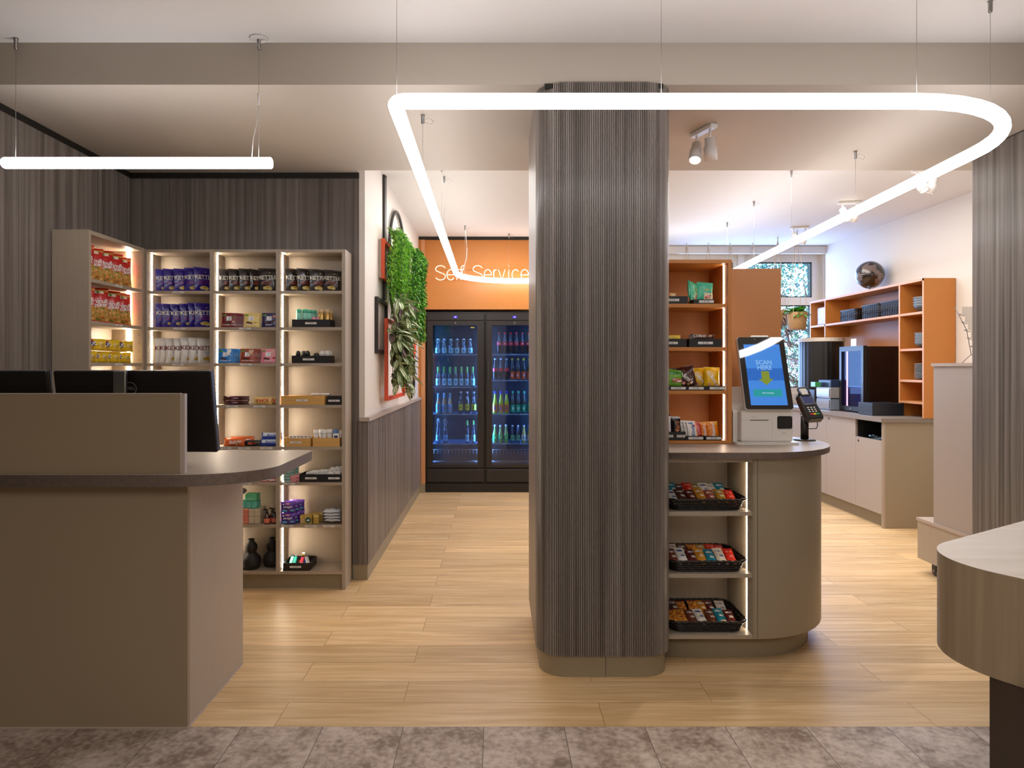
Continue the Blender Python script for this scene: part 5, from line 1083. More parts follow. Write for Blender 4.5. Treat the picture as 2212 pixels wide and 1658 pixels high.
# ---------------------------------------------------------------- frames and hanging plants on the passage wall
WXp = -.83
FRO = M('orange lacquer', '#d8502a', .4); FRB = M('black lacquer', '#241f1d', .4)
def wframe(name, y0, y1, z0, z1, bw, dp, mat, label, cat='frame', off=0):
    r = mk(name, MB().box(0, dp, 0, y1 - y0, 0, bw).box(0, dp, 0, y1 - y0, z1 - z0 - bw, z1 - z0).box(0, dp, 0, bw, bw, z1 - z0 - bw).box(0, dp, y1 - y0 - bw, y1 - y0, bw, z1 - z0 - bw), mat)
    r.location = (WXp + .0005 + off, y0, z0); tag(r, label, cat); return r
wframe('wall_frame', 4.86, 5.52, 1.99, 2.275, .026, .024, FRO, 'orange square frame at the upper left of the passage wall', off=.02)
mk('spacer', MB().box(-.0195, -.0002, .005, .655, .005, .025).box(-.0195, -.0002, .005, .655, .26, .28).box(-.0195, -.0002, .005, .025, .025, .26).box(-.0195, -.0002, .635, .655, .025, .26), EDGE, [o for o in COL.objects if o.name.startswith('wall_frame')][0])
wframe('wall_frame', 4.71, 5.16, 1.455, 1.845, .026, .022, FRB, 'black rectangular frame below the upper orange one')
wframe('wall_frame', 4.92, 5.88, 1.115, 1.71, .030, .024, FRO, 'large orange frame reaching lowest on the wall', off=.033)
wframe('wall_frame', 6.44, 6.92, 2.14, 2.54, .024, .024, FRB, 'black frame beside the far ivy')
wframe('wall_frame', 6.45, 6.86, 1.93, 2.13, .024, .03, FRO, 'small orange frame between the two black far frames')
wframe('wall_frame', 6.28, 6.90, 1.155, 1.432, .024, .024, FRB, 'black frame low at the far end of the wall')
def pill(y0, y1, z0, z1, rad, mat, label, x=WXp + .016):
    o = rr(y0, y1, z0, z1, rad, 12); r = mk('ring_frame', MB().tube([(x, a, b) for a, b in o], .0135, 8, 0, True), mat); tag(r, label, 'frame')
pill(5.23, 6.15, 1.72, 2.64, .459, FRB, 'large black ring frame behind the bright green hanging plant', WXp + .02)
pill(6.34, 6.95, 1.44, 1.925, .24, FRO, 'orange rounded ring frame between the hanging plants', WXp + .02)
b1 = mk('hanging_strap', MB().box(WXp + .001, WXp + .018, 5.04, 5.125, 1.86, ZC - .002).lathe([(.012, ZC - .012), (.012, ZC - .001)], (WXp + .012, 5.08), 8), FRB); tag(b1, 'long black bar running down from the ceiling on the passage wall', 'wall bar')
b2 = mk('hanging_strap', MB().box(WXp + .001, WXp + .018, 6.66, 6.74, 1.055, 1.15), FRB); tag(b2, 'short black bar below the far low frame', 'wall bar')
LG = [M('leaf bright', '#94cc40', .5), M('leaf fresh', '#6cac30', .5), M('leaf deep', '#44862a', .5), M('stem green', '#3f5a24', .7)]
def hangplant(name, x0, yc, yw_, ztop, zbot, n, ls, lw, mats, label, pot=True, thick=.10, seed=1, strand=22, taper=.45, variegated=False):
    rn = random.Random(seed); st = MB(); lf = MB()
    for s in range(strand):
        y = yc + rn.uniform(-.5, .5) * yw_; x = x0 + rn.uniform(.01, thick); t = rn.random() ** .5
        ze = ztop - (ztop - zbot) * (.45 + .55 * t) * (1 - .25 * abs(y - yc) / yw_)
        P = []; K = 8; dx = rn.uniform(-.02, .03); dy = rn.uniform(-.05, .05) * (1 + yw_)
        ye = yc + (y - yc) * taper + dy
        for i in range(K + 1):
            u = i / K; P.append(Vector((x + dx * u + .03 * sin(pi * min(1, u * 3)), y + (ye - y) * u + rn.uniform(-.008, .008), ztop + .02 * sin(pi * min(1, u * 4)) - (ztop - ze) * u)))
        st.tube(P, .0016 if not variegated else .0025, 4)
        m_ = max(3, int(n / strand * (ztop - ze) / (ztop - zbot)))
        for i in range(m_):
            u = rn.random() * K; j = min(K - 1, int(u)); p = P[j].lerp(P[j + 1], u - j)
            az = rn.uniform(-1.9, 1.9); el = rn.uniform(-1.0, .35)
            d = Vector((cos(az) * cos(el), sin(az) * cos(el), sin(el))); sd = d.cross(Vector((0, 0, 1))).normalized(); sd = (sd * cos(rn.uniform(-.6, .6)) + Vector((0, 0, 1)) * rn.uniform(-.5, .5)).normalized(); up = sd.cross(d)
            L = ls * rn.uniform(.7, 1.25); W2 = lw * rn.uniform(.8, 1.2); q = p + d * .006
            if not variegated:
                a = q + d * L * .5 + sd * W2 * .5 + up * .003; b = q + d * L - Vector((0, 0, L * .2)); c = q + d * L * .5 - sd * W2 * .5 + up * .003
                lf.add([q, a, b, c], [(0, 1, 2), (0, 2, 3)], rn.choice([0, 0, 1, 1, 2]))
            else:
                rows_ = 6; strips = [-1, -.62, -.38, -.12, .12, .38, .62, 1]; vs = []
                for r_ in range(rows_ + 1):
                    t_ = r_ / rows_; wd_ = W2 * .5 * sin(pi * min(1, t_ * .92 + .06)) ** .8; cc = q + d * L * t_ - Vector((0, 0, L * .30 * t_ * t_))
                    for e in strips: vs.append(cc + sd * wd_ * e + up * (.012 * abs(e) * (1 - .4 * t_)))
                ns = len(strips); und = rn.random() < .10
                for r_ in range(rows_):
                    for e in range(ns - 1):
                        lf.add([vs[r_ * ns + e], vs[r_ * ns + e + 1], vs[(r_ + 1) * ns + e + 1], vs[(r_ + 1) * ns + e]], [(0, 1, 2, 3)], (2 if und else (1 if e in (1, 5) or (e == 3 and r_ < 4) else 0)), True)
    root = empty(name, (0, 0, 0)); tag(root, label, 'hanging plant')
    mk('foliage', lf, mats, root, False); mk('stem', st, LG[3], root)
    if False: mk('wall_pocket', MB().rbox(x0, x0 + .07, yc - yw_ * .35, yc + yw_ * .35, ztop - .10, ztop - .005, .01), FRB, root)
    return root
hangplant('hanging_plant', WXp + .045, 5.12, .60, 2.35, 1.70, 9000, .024, .009, LG[:3], 'bright green fine leaved plant trailing from the black ring', seed=2, strand=60, taper=.9, thick=.10)
VG = [M('leaf olive', '#5f8040', .45), M('leaf cream', '#f0efd0', .45), M('leaf purple', '#6a5450', .5)]
hangplant('hanging_plant', WXp + .07, 5.02, .60, 1.86, 1.12, 420, .100, .042, VG, 'cream striped leafy plant trailing over the large orange frame', seed=5, strand=26, taper=.45, variegated=True, thick=.10)
hangplant('hanging_plant', WXp + .03, 6.42, .62, 2.44, 1.50, 5600, .034, .020, [LG[1], LG[2], M('leaf dark', '#24561c', .5)], 'dark green ivy trailing at the far end of the passage wall', seed=7, strand=46, taper=.8, thick=.10)

# ---------------------------------------------------------------- coffee corner
XCf = 3.27; ZW = .929
cc = empty('coffee_counter', (3.5, 6.8, 0)); tag(cc, 'long pale taupe base cabinet row with dark worktop on the right wall', 'counter')
T = Matrix.Translation((-3.5, -6.8, 0)); CD = M('cabinet door taupe', '#a89c92', .42)
mk('worktop', MB().box(3.245, 3.868, 5.735, 8.01, .895, ZW, 1).xf(T), [WORK, M('worktop grey', '#857970', .4)], cc)
mk('end_panel', MB().box(XCf, 3.868, 5.755, 5.775, 0, .8945).xf(T), M('island laminate'), cc)
mk('end_edge', MB().box(XCf - .001, XCf + .018, 5.7535, 5.7549, 0, .8945).xf(T), EDGE, cc)
mk('plinth', MB().box(XCf + .05, XCf + .07, 5.7755, 8.01, 0, .11).xf(T), TAUPED, cc)
for i, (a, b, zt_) in enumerate(((5.777, 6.19, .735), (6.193, 6.735, .893), (6.738, 7.35, .893), (7.353, 8.0, .893))):
    d = mk('cabinet_door', MB().box(XCf, XCf + .019, a, b, .113, zt_).xf(T), CD, cc)
    yy = b - .05; mk('finger_hole', MB().lathe([(.011, 0), (.011, .002)], n=14).xf(Matrix.Translation((XCf + .0002, yy, zt_ - .035)) @ Euler((0, R(-90), 0)).to_matrix().to_4x4()).xf(T), INK, d)
mk('open_niche', MB().box(XCf + .30, XCf + .302, 5.7755, 6.192, .70, .8948).box(XCf + .02, XCf + .30, 6.184, 6.192, .70, .8948).box(XCf + .02, XCf + .30, 5.7755, 5.777, .70, .8948).box(XCf + .0195, XCf + .30, 5.777, 6.184, .700, .702).xf(T), INK, cc)
mk('carcass', MB().box(XCf + .31, 3.868, 5.7755, 8.0, .115, .8948).box(XCf + .02, XCf + .30, 6.2, 8.0, .115, .8948).box(XCf + .02, XCf + .30, 5.7755, 6.192, .115, .699).xf(T), TAUPED, cc)
q = MB(); rn = random.Random(5)
for i in range(46):
    x = XCf + .03 + rn.random() * .1; y = 5.79 + rn.random() * .30; z = .703 + rn.random() * .05; a = rn.uniform(0, pi); e = rn.uniform(-.6, .6)
    dx, dy, dz = cos(a) * .02, sin(a) * .02, sin(e) * .012; q.add([(x - dx, y - dy, z - dz), (x + dx, y + dy, z + dz), (x + dx + .004, y + dy, z + dz + .008), (x - dx + .004, y - dy, z - dz + .008)], [(0, 1, 2, 3)])
tag(mk('shredded_wrappers', q, M('wrapper blue grey', '#8fa5b8', .3), None, False), 'loose crumpled wrappers in the dark opening of the base cabinet', 'wrappers', None, 'stuff')
# orange wall shelf
ws = empty('orange_wall_shelf', (3.6, 6.7, ZW)); tag(ws, 'orange compartment shelf on the coffee counter along the right wall', 'shelf')
T = Matrix.Translation((-3.6, -6.7, -ZW)); XS = 3.60; Y0, Y1, ZT = 5.70 + .03, 7.80, 2.107; XB = 3.866
mk('end_panel', MB().box(XS, XB, Y0, Y0 + .02, ZW + .0004, ZT).xf(T), ORA, ws)
mk('end_panel', MB().box(XS, XB, Y1 - .02, Y1, ZW + .0004, ZT).xf(T), ORA, ws)
mk('top_board', MB().box(XS, XB, Y0 + .0203, Y1 - .0203, ZT - .02, ZT - .0003).xf(T), ORA, ws)
mk('back_panel', MB().box(XB - .006, XB, Y0 + .0203, Y1 - .0203, ZW + .001, ZT - .0205).xf(T), ORA, ws)
mk('divider', MB().box(XS + .0003, XB - .0065, 6.066, 6.086, ZW + .0004, ZT - .0205).xf(T), ORA, ws)
mk('divider', MB().box(XS + .0003, XB - .0065, 7.437, 7.457, 1.69, ZT - .0205).xf(T), ORA, ws)
for a, b, z in ((Y0, 6.066, 1.83), (Y0, 6.066, 1.52), (Y0, 6.066, 1.25), (Y0, 6.066, 1.065), (6.086, 7.437, 1.83), (7.457, Y1, 1.83)):
    mk('shelf_board', MB().box(XS + .001, XB - .007, a + (.0206 if a == Y0 else .0003), b - (.0206 if b == Y1 else .0003), z - .02, z).xf(T), ORA, ws)
mk('edge_band', MB().box(XS - .0012, XS - .0002, Y0, Y0 + .02, ZW + .001, ZT).box(XS - .0012, XS - .0002, Y0, Y1, ZT - .02, ZT).box(XS - .0012, XS - .0002, 6.066, 6.086, ZW + .001, ZT - .021).box(XS - .0012, XS - .0002, 7.437, 7.457, 1.69, ZT - .021).box(XS - .0012, XS - .0002, Y1 - .02, Y1, ZW + .001, ZT - .021)
   .box(XS - .0012, XS - .0002, Y0 + .021, 6.065, 1.81, 1.83).box(XS - .0012, XS - .0002, 6.087, Y1 - .021, 1.81, 1.83).box(XS - .0012, XS - .0002, Y0 + .021, 6.065, 1.50, 1.52).box(XS - .0012, XS - .0002, Y0 + .021, 6.065, 1.23, 1.25).xf(T), ORE, ws)
# crockery
CER = M('slate blue ceramic', '#4a5158', .35); CERr = M('ceramic rim', '#a9b0b4', .35)
bowl = Proto(mk('bowl', MB().lathe([(.03, 0), (.05, .004), (.085, .035), (.096, .062), (.094, .062), (.082, .034), (.045, .008), (.001, .007)], n=26, caps=False).lathe([(.001, 0), (.03, 0)], n=26, caps=False).lathe([(.0965, .060), (.0965, .063), (.0935, .063)], n=26, m=1, caps=False), [CER, CERr]))
plate = Proto(mk('plate', MB().lathe([(.04, 0), (.055, .002), (.088, .012), (.090, .015), (.086, .0145), (.05, .005), (.001, .005)], n=26, caps=False).lathe([(.001, 0), (.04, 0)], n=26, caps=False).lathe([(.0905, .0128), (.0905, .0152), (.0875, .0152)], n=26, m=1, caps=False), [CER, CERr]))
for i in range(4): bowl.put((3.735, 5.90, 1.831 + .021 * i), (0, 0, 0), 'dark slate bowl, %s of the stack in the top compartment' % ('bottom', 'second lowest', 'second highest', 'top')[i], 'bowl', 'stack of bowls', 1.1)
for i in range(7): bowl.put((3.735, 5.90, 1.521 + .014 * i), (0, 0, 0), 'dark slate small bowl, %s in the middle compartment stack' % ('lowest', 'second up', 'third up', 'fourth up', 'fifth up', 'sixth up', 'top one')[i], 'bowl', 'stack of small bowls', (.98, .98, .8))
for i in range(11): plate.put((3.735, 5.90, 1.251 + .0122 * i), (0, 0, 0), 'slate plate, %s from the bottom of the plate stack' % ('first', 'second', 'third', 'fourth', 'fifth', 'sixth', 'seventh', 'eighth', 'ninth', 'tenth', 'eleventh')[i], 'plate', 'stack of plates', 1.05)
def sbasket(w_, d_, h_):
    m = MB()
    for k in range(int(h_ / .011)):
        o = rr(-w_ / 2, w_ / 2, -d_ / 2, d_ / 2, .015, 3); P = []
        for i in range(len(o)):
            a, b = Vector(o[i]), Vector(o[(i + 1) % len(o)]); n = max(1, int((b - a).length / .018))
            for q in range(n): p = a.lerp(b, q / n); s_ = .002 * (1 if (len(P) + k) % 2 else -1); P.append((p.x * (1 + s_ * 8), p.y * (1 + s_ * 8), .006 + k * .011))
        m.tube(P, .0054, 5, 0, True)
    for i in range(0, len(P), 1):
        x, y, _ = P[i]; m.tube([(x * 1.01, y * 1.01, .002), (x * 1.035, y * 1.02, h_ * .5), (x * 1.01, y * 1.01, h_)], .0036, 4)
    m.tube([(a * 1.02, b * 1.02, h_ + .002) for a, b, _ in P], .007, 6, 0, True)
    r = mk('storage_basket', m, WICK); mk('base', MB().box(-w_ / 2, w_ / 2, -d_ / 2, d_ / 2, 0, .005), WICK, r); return Proto(r)
sb = sbasket(.20, .31, .115)
for i, y in enumerate((7.02, 6.60, 6.27)): sb.put((3.735, y, 1.8305), (0, 0, 0), 'black woven storage basket on the orange shelf, %s' % ('nearest the window', 'middle one', 'nearest the crockery')[i], 'basket', 'black storage baskets', (1, 1, 1 + .12 * (i > 0)))
jr = mk('napkin_holder', MB().rbox(-.06, .06, -.09, .09, 0, .20, .01), M('pink patterned glass', '#b7a0c4', .3, var=.5, vscale=(60, 60, 60))); jr.location = (3.70, 7.62, 1.8305); tag(jr, 'lilac patterned box in the left end compartment of the orange shelf', 'box')
# globe
gb = empty('globe', (3.70, 6.74, ZT)); tag(gb, 'glossy dark brown globe standing on top of the orange wall shelf', 'globe')
gm = bpy.data.materials.new('globe brown'); gm.use_nodes = True; nt = gm.node_tree; bs = nt.nodes['Principled BSDF']; bs.inputs['Roughness'].default_value = .12; bs.inputs['Coat Weight'].default_value = .6
tc = nt.nodes.new('ShaderNodeTexCoord'); nz = nt.nodes.new('ShaderNodeTexNoise'); nz.inputs['Scale'].default_value = 9; nz.inputs['Detail'].default_value = 5; nt.links.new(tc.outputs['Object'], nz.inputs['Vector'])
cr = nt.nodes.new('ShaderNodeValToRGB'); cr.color_ramp.elements[0].position = .515; cr.color_ramp.elements[0].color = lin('#241a17'); cr.color_ramp.elements[1].position = .53; cr.color_ramp.elements[1].color = lin('#6e5f5a'); nt.links.new(nz.outputs[0], cr.inputs[0]); nt.links.new(cr.outputs[0], bs.inputs['Base Color'])
RG = .132; mk('sphere', MB().lathe([(RG * sin(R(a)) + .0001, .167 - RG * cos(R(a))) for a in range(0, 181, 8)], n=32, caps=False), gm, gb)
mk('meridian', MB().tube([((RG + .006) * cos(R(a)), 0, .167 + (RG + .006) * sin(R(a))) for a in range(-150, 10, 10)], .0035, 6), STEEL, gb)
mk('foot', MB().lathe([(.04, 0), (.04, .006), (.008, .01), (.008, .030)], n=18), STEEL, gb)
# water dispenser, boxes, mini fridge, black box
wdp = empty('coffee_machine', (3.50, 7.33, ZW)); tag(wdp, 'black ribbed drum shaped dispenser with cream lid on the coffee counter', 'drinks dispenser')
m = MB(); k = 60; o = [((.215 + (.003 if i % 2 else 0)) * cos(2 * pi * i / k), (.235 + (.003 if i % 2 else 0)) * sin(2 * pi * i / k)) for i in range(k)]
mk('ribbed_drum', m.prism(o, .207, .70), BLKP, wdp); mk('drum_band', MB().prism([(x * 1.01, y * 1.01) for x, y in o[::2]], .605, .611), M('dark grey plastic'), wdp)
mk('lid', MB().prism([(x * 1.05, y * 1.05) for x, y in o[::2]], .702, .742), M('cream lid', '#d8cfc0', .45), wdp); mk('body', MB().rbox(-.16, .25, -.20, .20, .0, .2065, .01), BLKP, wdp)
mk('lid_badge', MB().rbox(-.235, -.225, .06, .11, .71, .735, .002), INK, wdp)
for i, (y, z, h_, lb, c) in enumerate(((6.93, .0, .115, 'lower silver drawer box on the coffee counter', '#8e97a3'), (6.93, .118, .11, 'upper silver drawer box under the dark tray', '#a9a6a2'))):
    r = empty('drawer_box', (3.46, y, ZW + z + .0005)); tag(r, lb, 'drawer box', 'stacked drawer boxes')
    mk('housing', MB().rbox(-.12, .20, -.13, .16, 0, h_, .004), M('box shell %d' % i, c, .3, .3), r); mk('drawer_front', MB().rbox(-.127, -.121, -.12, .15, .012, h_ - .012, .002), STEEL, r); mk('divider', MB().box(-.1215, .2, -.134, -.1302, 0, .006).box(-.02, .01, -.1335, -.1301, .006, h_), BLKP, r)
r = mk('serving_tray', MB().rbox(-.12, .17, -.12, .14, 0, .075, .006), M('navy tray', '#26344e', .35)); r.location = (3.47, 6.93, ZW + .2295); tag(r, 'dark blue tray box on top of the silver drawer boxes', 'tray')
r = mk('tea_packet', MB().rbox(-.03, .03, -.05, .05, 0, .05, .004), foil('tea green', '#3f8f4e')); r.location = (3.30, 7.02, ZW + .2295); tag(r, 'small green packet on the silver drawer boxes', 'packet')
mf = empty('mini_fridge', (3.42, 6.56, ZW)); tag(mf, 'small black glass fronted fridge glowing violet on the coffee counter', 'fridge')
mk('cabinet', MB().box(.04, .36, -.22, -.20, .012, .625).box(.04, .36, .20, .22, .012, .625).box(.04, .36, -.20, .20, .60, .625).box(.04, .36, -.20, .20, .012, .035).box(.345, .36, -.2, .2, .035, .6), BLKP, mf)
mk('side_skin', MB().rbox(.045, .358, -.2235, -.2205, .012, .625, .001), M('dark brown gloss', '#1e1310', .18), mf)
dr = mk('door', MB().box(0, .035, -.22, -.18, .012, .632).box(0, .035, .18, .22, .012, .632).box(0, .035, -.18, .18, .585, .632).box(0, .035, -.18, .18, .012, .055), BLKP, mf)
mk('door_glass', MB().box(.012, .018, -.183, .183, .052, .588), glassmat('small fridge glass', '#dfe9f6', .0, .02, .06), dr)
mk('inner_liner', MB().box(.33, .3445, -.198, .198, .037, .598), M('violet glow', '#18103a', .4, emit=2.6, ecol='#4a35e8'), mf)
mk('light_strip', MB().box(.05, .058, .17, .178, .04, .595), M('pink strip', '#ffffff', emit=4, ecol='#ff9ab0'), mf); mk('shelf', MB().box(.04, .33, -.198, .198, .24, .245), FSH, mf); mk('lock', MB().lathe([(.008, 0), (.008, .004)], n=12).xf(Matrix.Translation((-.0005, 0, .033)) @ Euler((0, R(-90), 0)).to_matrix().to_4x4()), STEEL, dr)
mk('foot', MB().lathe([(.015, 0), (.015, .012)], (.07, -.19), 10), BLK, mf); mk('foot', MB().lathe([(.015, 0), (.015, .012)], (.07, .19), 10), BLK, mf); mk('foot', MB().lathe([(.015, 0), (.015, .012)], (.33, -.19), 10), BLK, mf); mk('foot', MB().lathe([(.015, 0), (.015, .012)], (.33, .19), 10), BLK, mf)
Bsm = mk('menu_card', MB().rbox(-.001, .001, -.05, .05, 0, .085, .0005), WP); Bsm.location = (3.53, 6.72, ZW + .626); tag(Bsm, 'small white card standing on the violet fridge', 'card')
bx = mk('storage_case', MB().rbox(-.13, .15, -.12, .12, 0, .112, .004), M('graphite case', '#1d2129', .35)); bx.location = (3.66, 6.02 + .13, ZW + .0005); tag(bx, 'flat black box on the worktop in front of the small fridge', 'box')
bx.location = (3.47, 6.16, ZW + .0005)

# ---------------------------------------------------------------- tall mobile cabinet with step, wire rack
tcb = empty('mobile_cabinet', (3.0, 4.2, 0)); tag(tcb, 'pale taupe tall cabinet on a low castered plinth box at the right', 'cabinet')
T = Matrix.Translation((-3.0, -4.2, 0)); XL = 2.826
mk('base_box', MB().box(XL, 3.30, 3.955, 4.565, .085, .335).xf(T), TAUPE, tcb); mk('base_top', MB().box(XL - .006, 3.306, 3.953, 4.572, .3353, .355).xf(T), EDGE, tcb)
mk('tall_body', MB().box(XL + .004, 3.30, 3.97, 4.405, .3555, 1.362).xf(T), M('cabinet door taupe'), tcb); mk('cap_board', MB().box(XL - .006, 3.306, 3.962, 4.415, 1.3623, 1.382).xf(T), EDGE, tcb)
for x, y in ((XL + .045, 4.44), (XL + .045, 4.03), (3.24, 4.44), (3.24, 4.03)):
    c = mk('caster', MB().lathe([(.030, -.011), (.034, -.008), (.034, .008), (.030, .011)], n=20).xf(Matrix.Translation((x, y, .0345)) @ Euler((0, R(90), 0)).to_matrix().to_4x4()).xf(T), BLKP, tcb)
    mk('caster_fork', MB().box(x - .017, x - .0135, y - .02, y + .02, .03, .078).box(x + .0135, x + .017, y - .02, y + .02, .03, .078).box(x - .03, x + .03, y - .03, y + .03, .0785, .0848).box(x - .0185, x - .0172, y - .006, y + .006, .029, .041, 1).xf(T), [BLK, STEEL], tcb)
wr_ = empty('wire_rack', (2.90, 4.08, 1.3825)); tag(wr_, 'black wire leaflet rack on top of the tall cabinet, cut by the fluted wall', 'rack')
m = MB()
for x in (-.04, .10): m.tube([(x, .10, 0), (x, .02, .05), (x, .06, .20), (x, .17, .35)], .002, 5); m.tube([(x, -.05, 0), (x, .02, .05)], .002, 5)
for k in range(5):
    z = .10 + .05 * k; y = .03 + .026 * k
    m.tube([(-.04, y, z), (.10, y, z)], .0018, 5); m.tube([(-.04, y, z), (-.05, y - .05, z - .012), (.11, y - .05, z - .012), (.10, y, z)], .0018, 5)
mk('wire', m, BLK, wr_); m = MB()
for k in range(5): z = .105 + .05 * k; y = .03 + .026 * k; m.box(-.038, .098, y - .030, y - .028, z - .008, z + .04)
for k in range(0): pass
mk('leaflet', m, M('leaflet paper', '#d8cfc2', .6), wr_)

# ---------------------------------------------------------------- foreground table
tb = empty('table', (2.0, 1.9, 0)); tag(tb, 'pale wood topped table with thick rounded apron at the right edge', 'table')
u = Vector((.85, .53)).normalized(); v = Vector((.53, -.85)).normalized(); c0 = Vector((1.69, 2.13)); rad = .262
def tout(rad, lu, lv):
    o = []
    nu, nv = -v, -u                      # outward normals of rear edge and left edge
    a0 = math.atan2(nu.y, nu.x); a1 = math.atan2(nv.y, nv.x)
    if a1 < a0: a1 += 2 * pi
    for i in range(19): a = a0 + (a1 - a0) * i / 18; o.append(c0 + Vector((cos(a), sin(a))) * rad)
    p = c0 + nv * rad + v * lv; o.append(p); q = c0 + u * lu + v * (lv); o.append(q); o.append(c0 + u * lu + nu * rad)
    return [(w_.x, w_.y) for w_ in o]
T = Matrix.Translation((-2.0, -1.9, 0)); TW = streaky('table oak', '#e4d9c9', '#f0e8dc', .45, (3, 30, 30)); AP = streaky('table apron oak', '#8c7a60', '#a28f74', .45, (60, 60, 2))
mk('tabletop', MB().prism(tout(rad, .80, .62), .742, .752, 0, 1, True).xf(T), [TW, AP], tb)
mk('apron', MB().prism(tout(rad - .0008, .799, .619), .442, .7418, 0, 0, True).xf(T), AP, tb)
mk('pedestal_leg', MB().box(0, .42, 0, .42, 0, .4415).xf(Matrix.Translation((1.478, 1.62, 0))).xf(T), M('dark brown leg', '#32231a', .5), tb)

# ---------------------------------------------------------------- hanging planters at the window
ROPE = M('cotton rope', '#b8a48a', .8); SEA = M('woven seagrass', '#a9855a', .7, bump=.8, bscale=130, var=.25, vscale=(70, 70, 160))
def planter(seed=1, style=0):
    rn = random.Random(seed); r = empty('hanging_planter')     # origin at the ceiling hook
    dz = -.80
    m = MB().lathe([(.07, dz - .17), (.085, dz - .16), (.10, dz - .02), (.103, dz)], n=24, caps=False).lathe([(.001, dz - .17), (.07, dz - .17)], n=24, caps=False)
    mk('basket', m, SEA, r); mk('soil', MB().lathe([(.001, dz - .02), (.098, dz - .02)], n=20, caps=False), M('soil', '#3a2a1c', .9), r)
    m = MB()
    for k in range(4):
        a = pi / 4 + k * pi / 2; m.tube([(0, 0, -.04), (.02 * cos(a), .02 * sin(a), -.12), (.103 * cos(a), .103 * sin(a), dz - .01), (.086 * cos(a), .086 * sin(a), dz - .16), (0, 0, dz - .178)], .0028, 5)
    m.tube([(0, 0, 0), (0, 0, -.05)], .004, 6).tube([(-.012, 0, -.03), (.015, 0, -.045), (-.01, .004, -.06)], .005, 5).tube([(.01, 0, -.05), (.03, 0, -.11)], .003, 5).tube([(-.01, 0, -.05), (-.028, 0, -.10)], .003, 5)
    mk('rope', m, ROPE, r)
    mk('ceiling_hook', MB().lathe([(.008, -.012), (.008, -.0005)], n=8), WHTM, r)
    lf = MB(); big = style == 0
    for i in range(80 if big else 70):
        az = rn.uniform(0, 2 * pi); el = rn.uniform(-.2, 1.2) if big else rn.uniform(-1.2, .4); L = rn.uniform(.07, .13) if big else rn.uniform(.05, .09)
        d = Vector((cos(az) * cos(el), sin(az) * cos(el), sin(el))); sd = d.cross(Vector((0, 0, 1))).normalized(); up = sd.cross(d)
        q = Vector((rn.uniform(-.05, .05), rn.uniform(-.05, .05), dz - .01)) if big else Vector((.10 * cos(az), .10 * sin(az), dz - rn.uniform(0, .38)))
        vs = []
        for r_ in range(6):
            t = r_ / 5; wd_ = L * (.28 if big else .2) * sin(pi * min(1, t * .9 + .08)); ce = q + d * L * t - Vector((0, 0, L * .35 * t * t))
            for e in (-1, 0, 1): vs.append(ce + sd * wd_ * e + up * (.01 * abs(e)))
        for r_ in range(5):
            for e in range(2): lf.add([vs[r_ * 3 + e], vs[r_ * 3 + e + 1], vs[r_ * 3 + e + 4], vs[r_ * 3 + e + 3]], [(0, 1, 2, 3)], i % 2, True)
    if not big:
        for k in range(6):
            a = rn.uniform(0, 6.28); lf.tube([(.09 * cos(a), .09 * sin(a), dz), (.11 * cos(a), .11 * sin(a), dz - .2), (.10 * cos(a), .10 * sin(a), dz - rn.uniform(.25, .4))], .002, 4, 0)
    mk('foliage', lf, [M('leaf vivid', '#4f9a34', .45), M('leaf mid', '#37752a', .5)] if big else [M('leaf bronze', '#5c4036', .5), M('leaf bronze pale', '#9a8078', .5)], r, False)
    return r
pl = Proto(planter(3, 0)); DP = 7.8
for i, (px, D, nm) in enumerate(((1722, 7.1, 'seagrass basket planter with bright leaves hanging beside the window'), (1483, DP, 'planter rope above the orange shelf, leftmost'), (1530, DP, 'planter rope above the orange shelf, second from left'),
                                (1577, DP, 'planter rope above the orange shelf, third from left'), (1626, DP, 'planter rope crossing behind the loop lamp'))):
    pl.put((PX(px, D), D, ZC - .001), (0, 0, .7 * i), nm, 'hanging planter', 'hanging planters', (1, 1, 1.06 if i == 0 else 1))
p2 = Proto(planter(9, 1)); p2.put((PX(1680, 7.45), 7.45, ZC - .001), (0, 0, 1), 'planter with bronze trailing leaves half hidden by the divider panel', 'hanging planter', 'hanging planters')

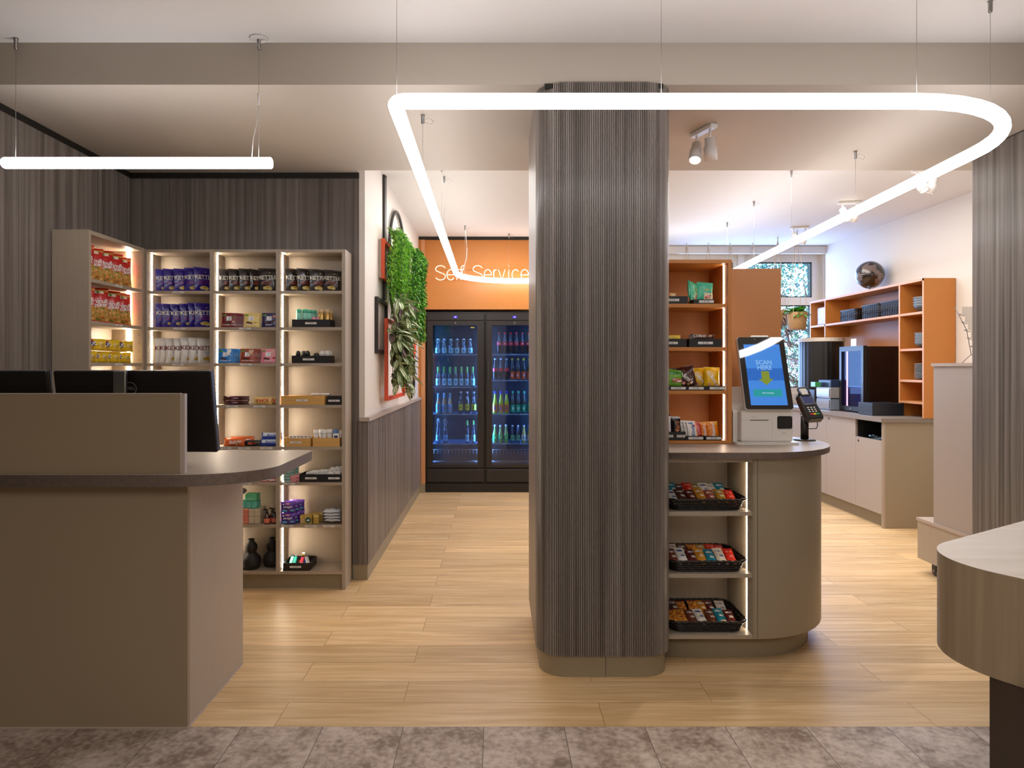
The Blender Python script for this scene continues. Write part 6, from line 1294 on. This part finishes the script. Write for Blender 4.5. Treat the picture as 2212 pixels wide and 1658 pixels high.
# ---------------------------------------------------------------- outside
tag(mk('ground', MB().box(-10, 30, 8.4, 60, -.6, -.5), M('garden lawn', '#5c7a4a', .9)), 'lawn outside the window', kind='structure')
def tree(name, loc, hgt, rad, mats, label, n=2600, z0=.25, seed=1, ls=.16):
    rn = random.Random(seed); r = empty(name, loc); tag(r, label, 'tree', 'garden trees')
    tr = MB().tube([(0, 0, 0), (.05, 0, hgt * .4), (-.05, .05, hgt * .8)], [.12 * hgt / 5, .09 * hgt / 5, .03], 8)
    for k in range(14):
        a = rn.uniform(0, 6.28); z = hgt * rn.uniform(.25, .8); tr.tube([(0, 0, z), (rad * .5 * cos(a), rad * .5 * sin(a), z + .3), (rad * .9 * cos(a), rad * .9 * sin(a), z + rn.uniform(.1, .8))], [.035, .02, .008], 5)
    mk('trunk', tr, M('bark grey', '#5a4c42', .9), r); lf = MB(); cl = [(rn.uniform(-1, 1) * rad * .8, rn.uniform(-1, 1) * rad * .6, hgt * rn.uniform(z0, 1)) for _ in range(36)]
    for i in range(n):
        c = rn.choice(cl); p = Vector(c) + Vector([rn.gauss(0, rad * .17) for _ in range(3)]); p.z = max(p.z, .02)
        d = Vector([rn.gauss(0, 1) for _ in range(3)]).normalized(); s_ = d.cross(Vector((.3, .2, 1))).normalized(); L = ls * rn.uniform(.6, 1.3)
        lf.add([p, p + d * L * .5 + s_ * L * .25, p + d * L, p + d * L * .5 - s_ * L * .25], [(0, 1, 2, 3)], rn.randrange(len(mats)))
    mk('foliage', lf, mats, r, False)
L1 = [M('garden leaf a', '#3f8a84', .6), M('garden leaf b', '#5fae9a', .6), M('garden leaf c', '#2f6a78', .6)]
L2 = [M('garden pink a', '#b8707c', .6), M('garden pink b', '#8a5a78', .6), M('garden leaf b', '#5fae9a', .6)]
tree('garden_tree', (4.4, 13.0, -.5), 6.6, 1.9, L1, 'blue green tree seen through the upper window', 11000, .3, 1, .075)
tree('garden_tree', (6.4, 13.8, -.5), 6.8, 2.0, L1, 'blue green tree at the right side of the window view', 11000, .3, 2, .075)
tree('garden_tree', (8.2, 17.5, -.5), 7.5, 2.6, L1, 'more distant blue green tree filling the window', 9000, .2, 5, .12)
tree('garden_tree', (2.6, 13.5, -.5), 6.0, 1.6, L1, 'tree behind the orange shelf side of the window', 5000, .3, 6, .09)
tree('garden_bush', (5.2, 11.2, -.5), 2.2, .8, L2, 'low pinkish red bush outside the lower window pane', 4500, .15, 3, .05)
tree('garden_bush', (4.2, 11.6, -.5), 2.0, .8, L2, 'pinkish bush hidden mostly by the checkout screen', 3000, .15, 4, .05)
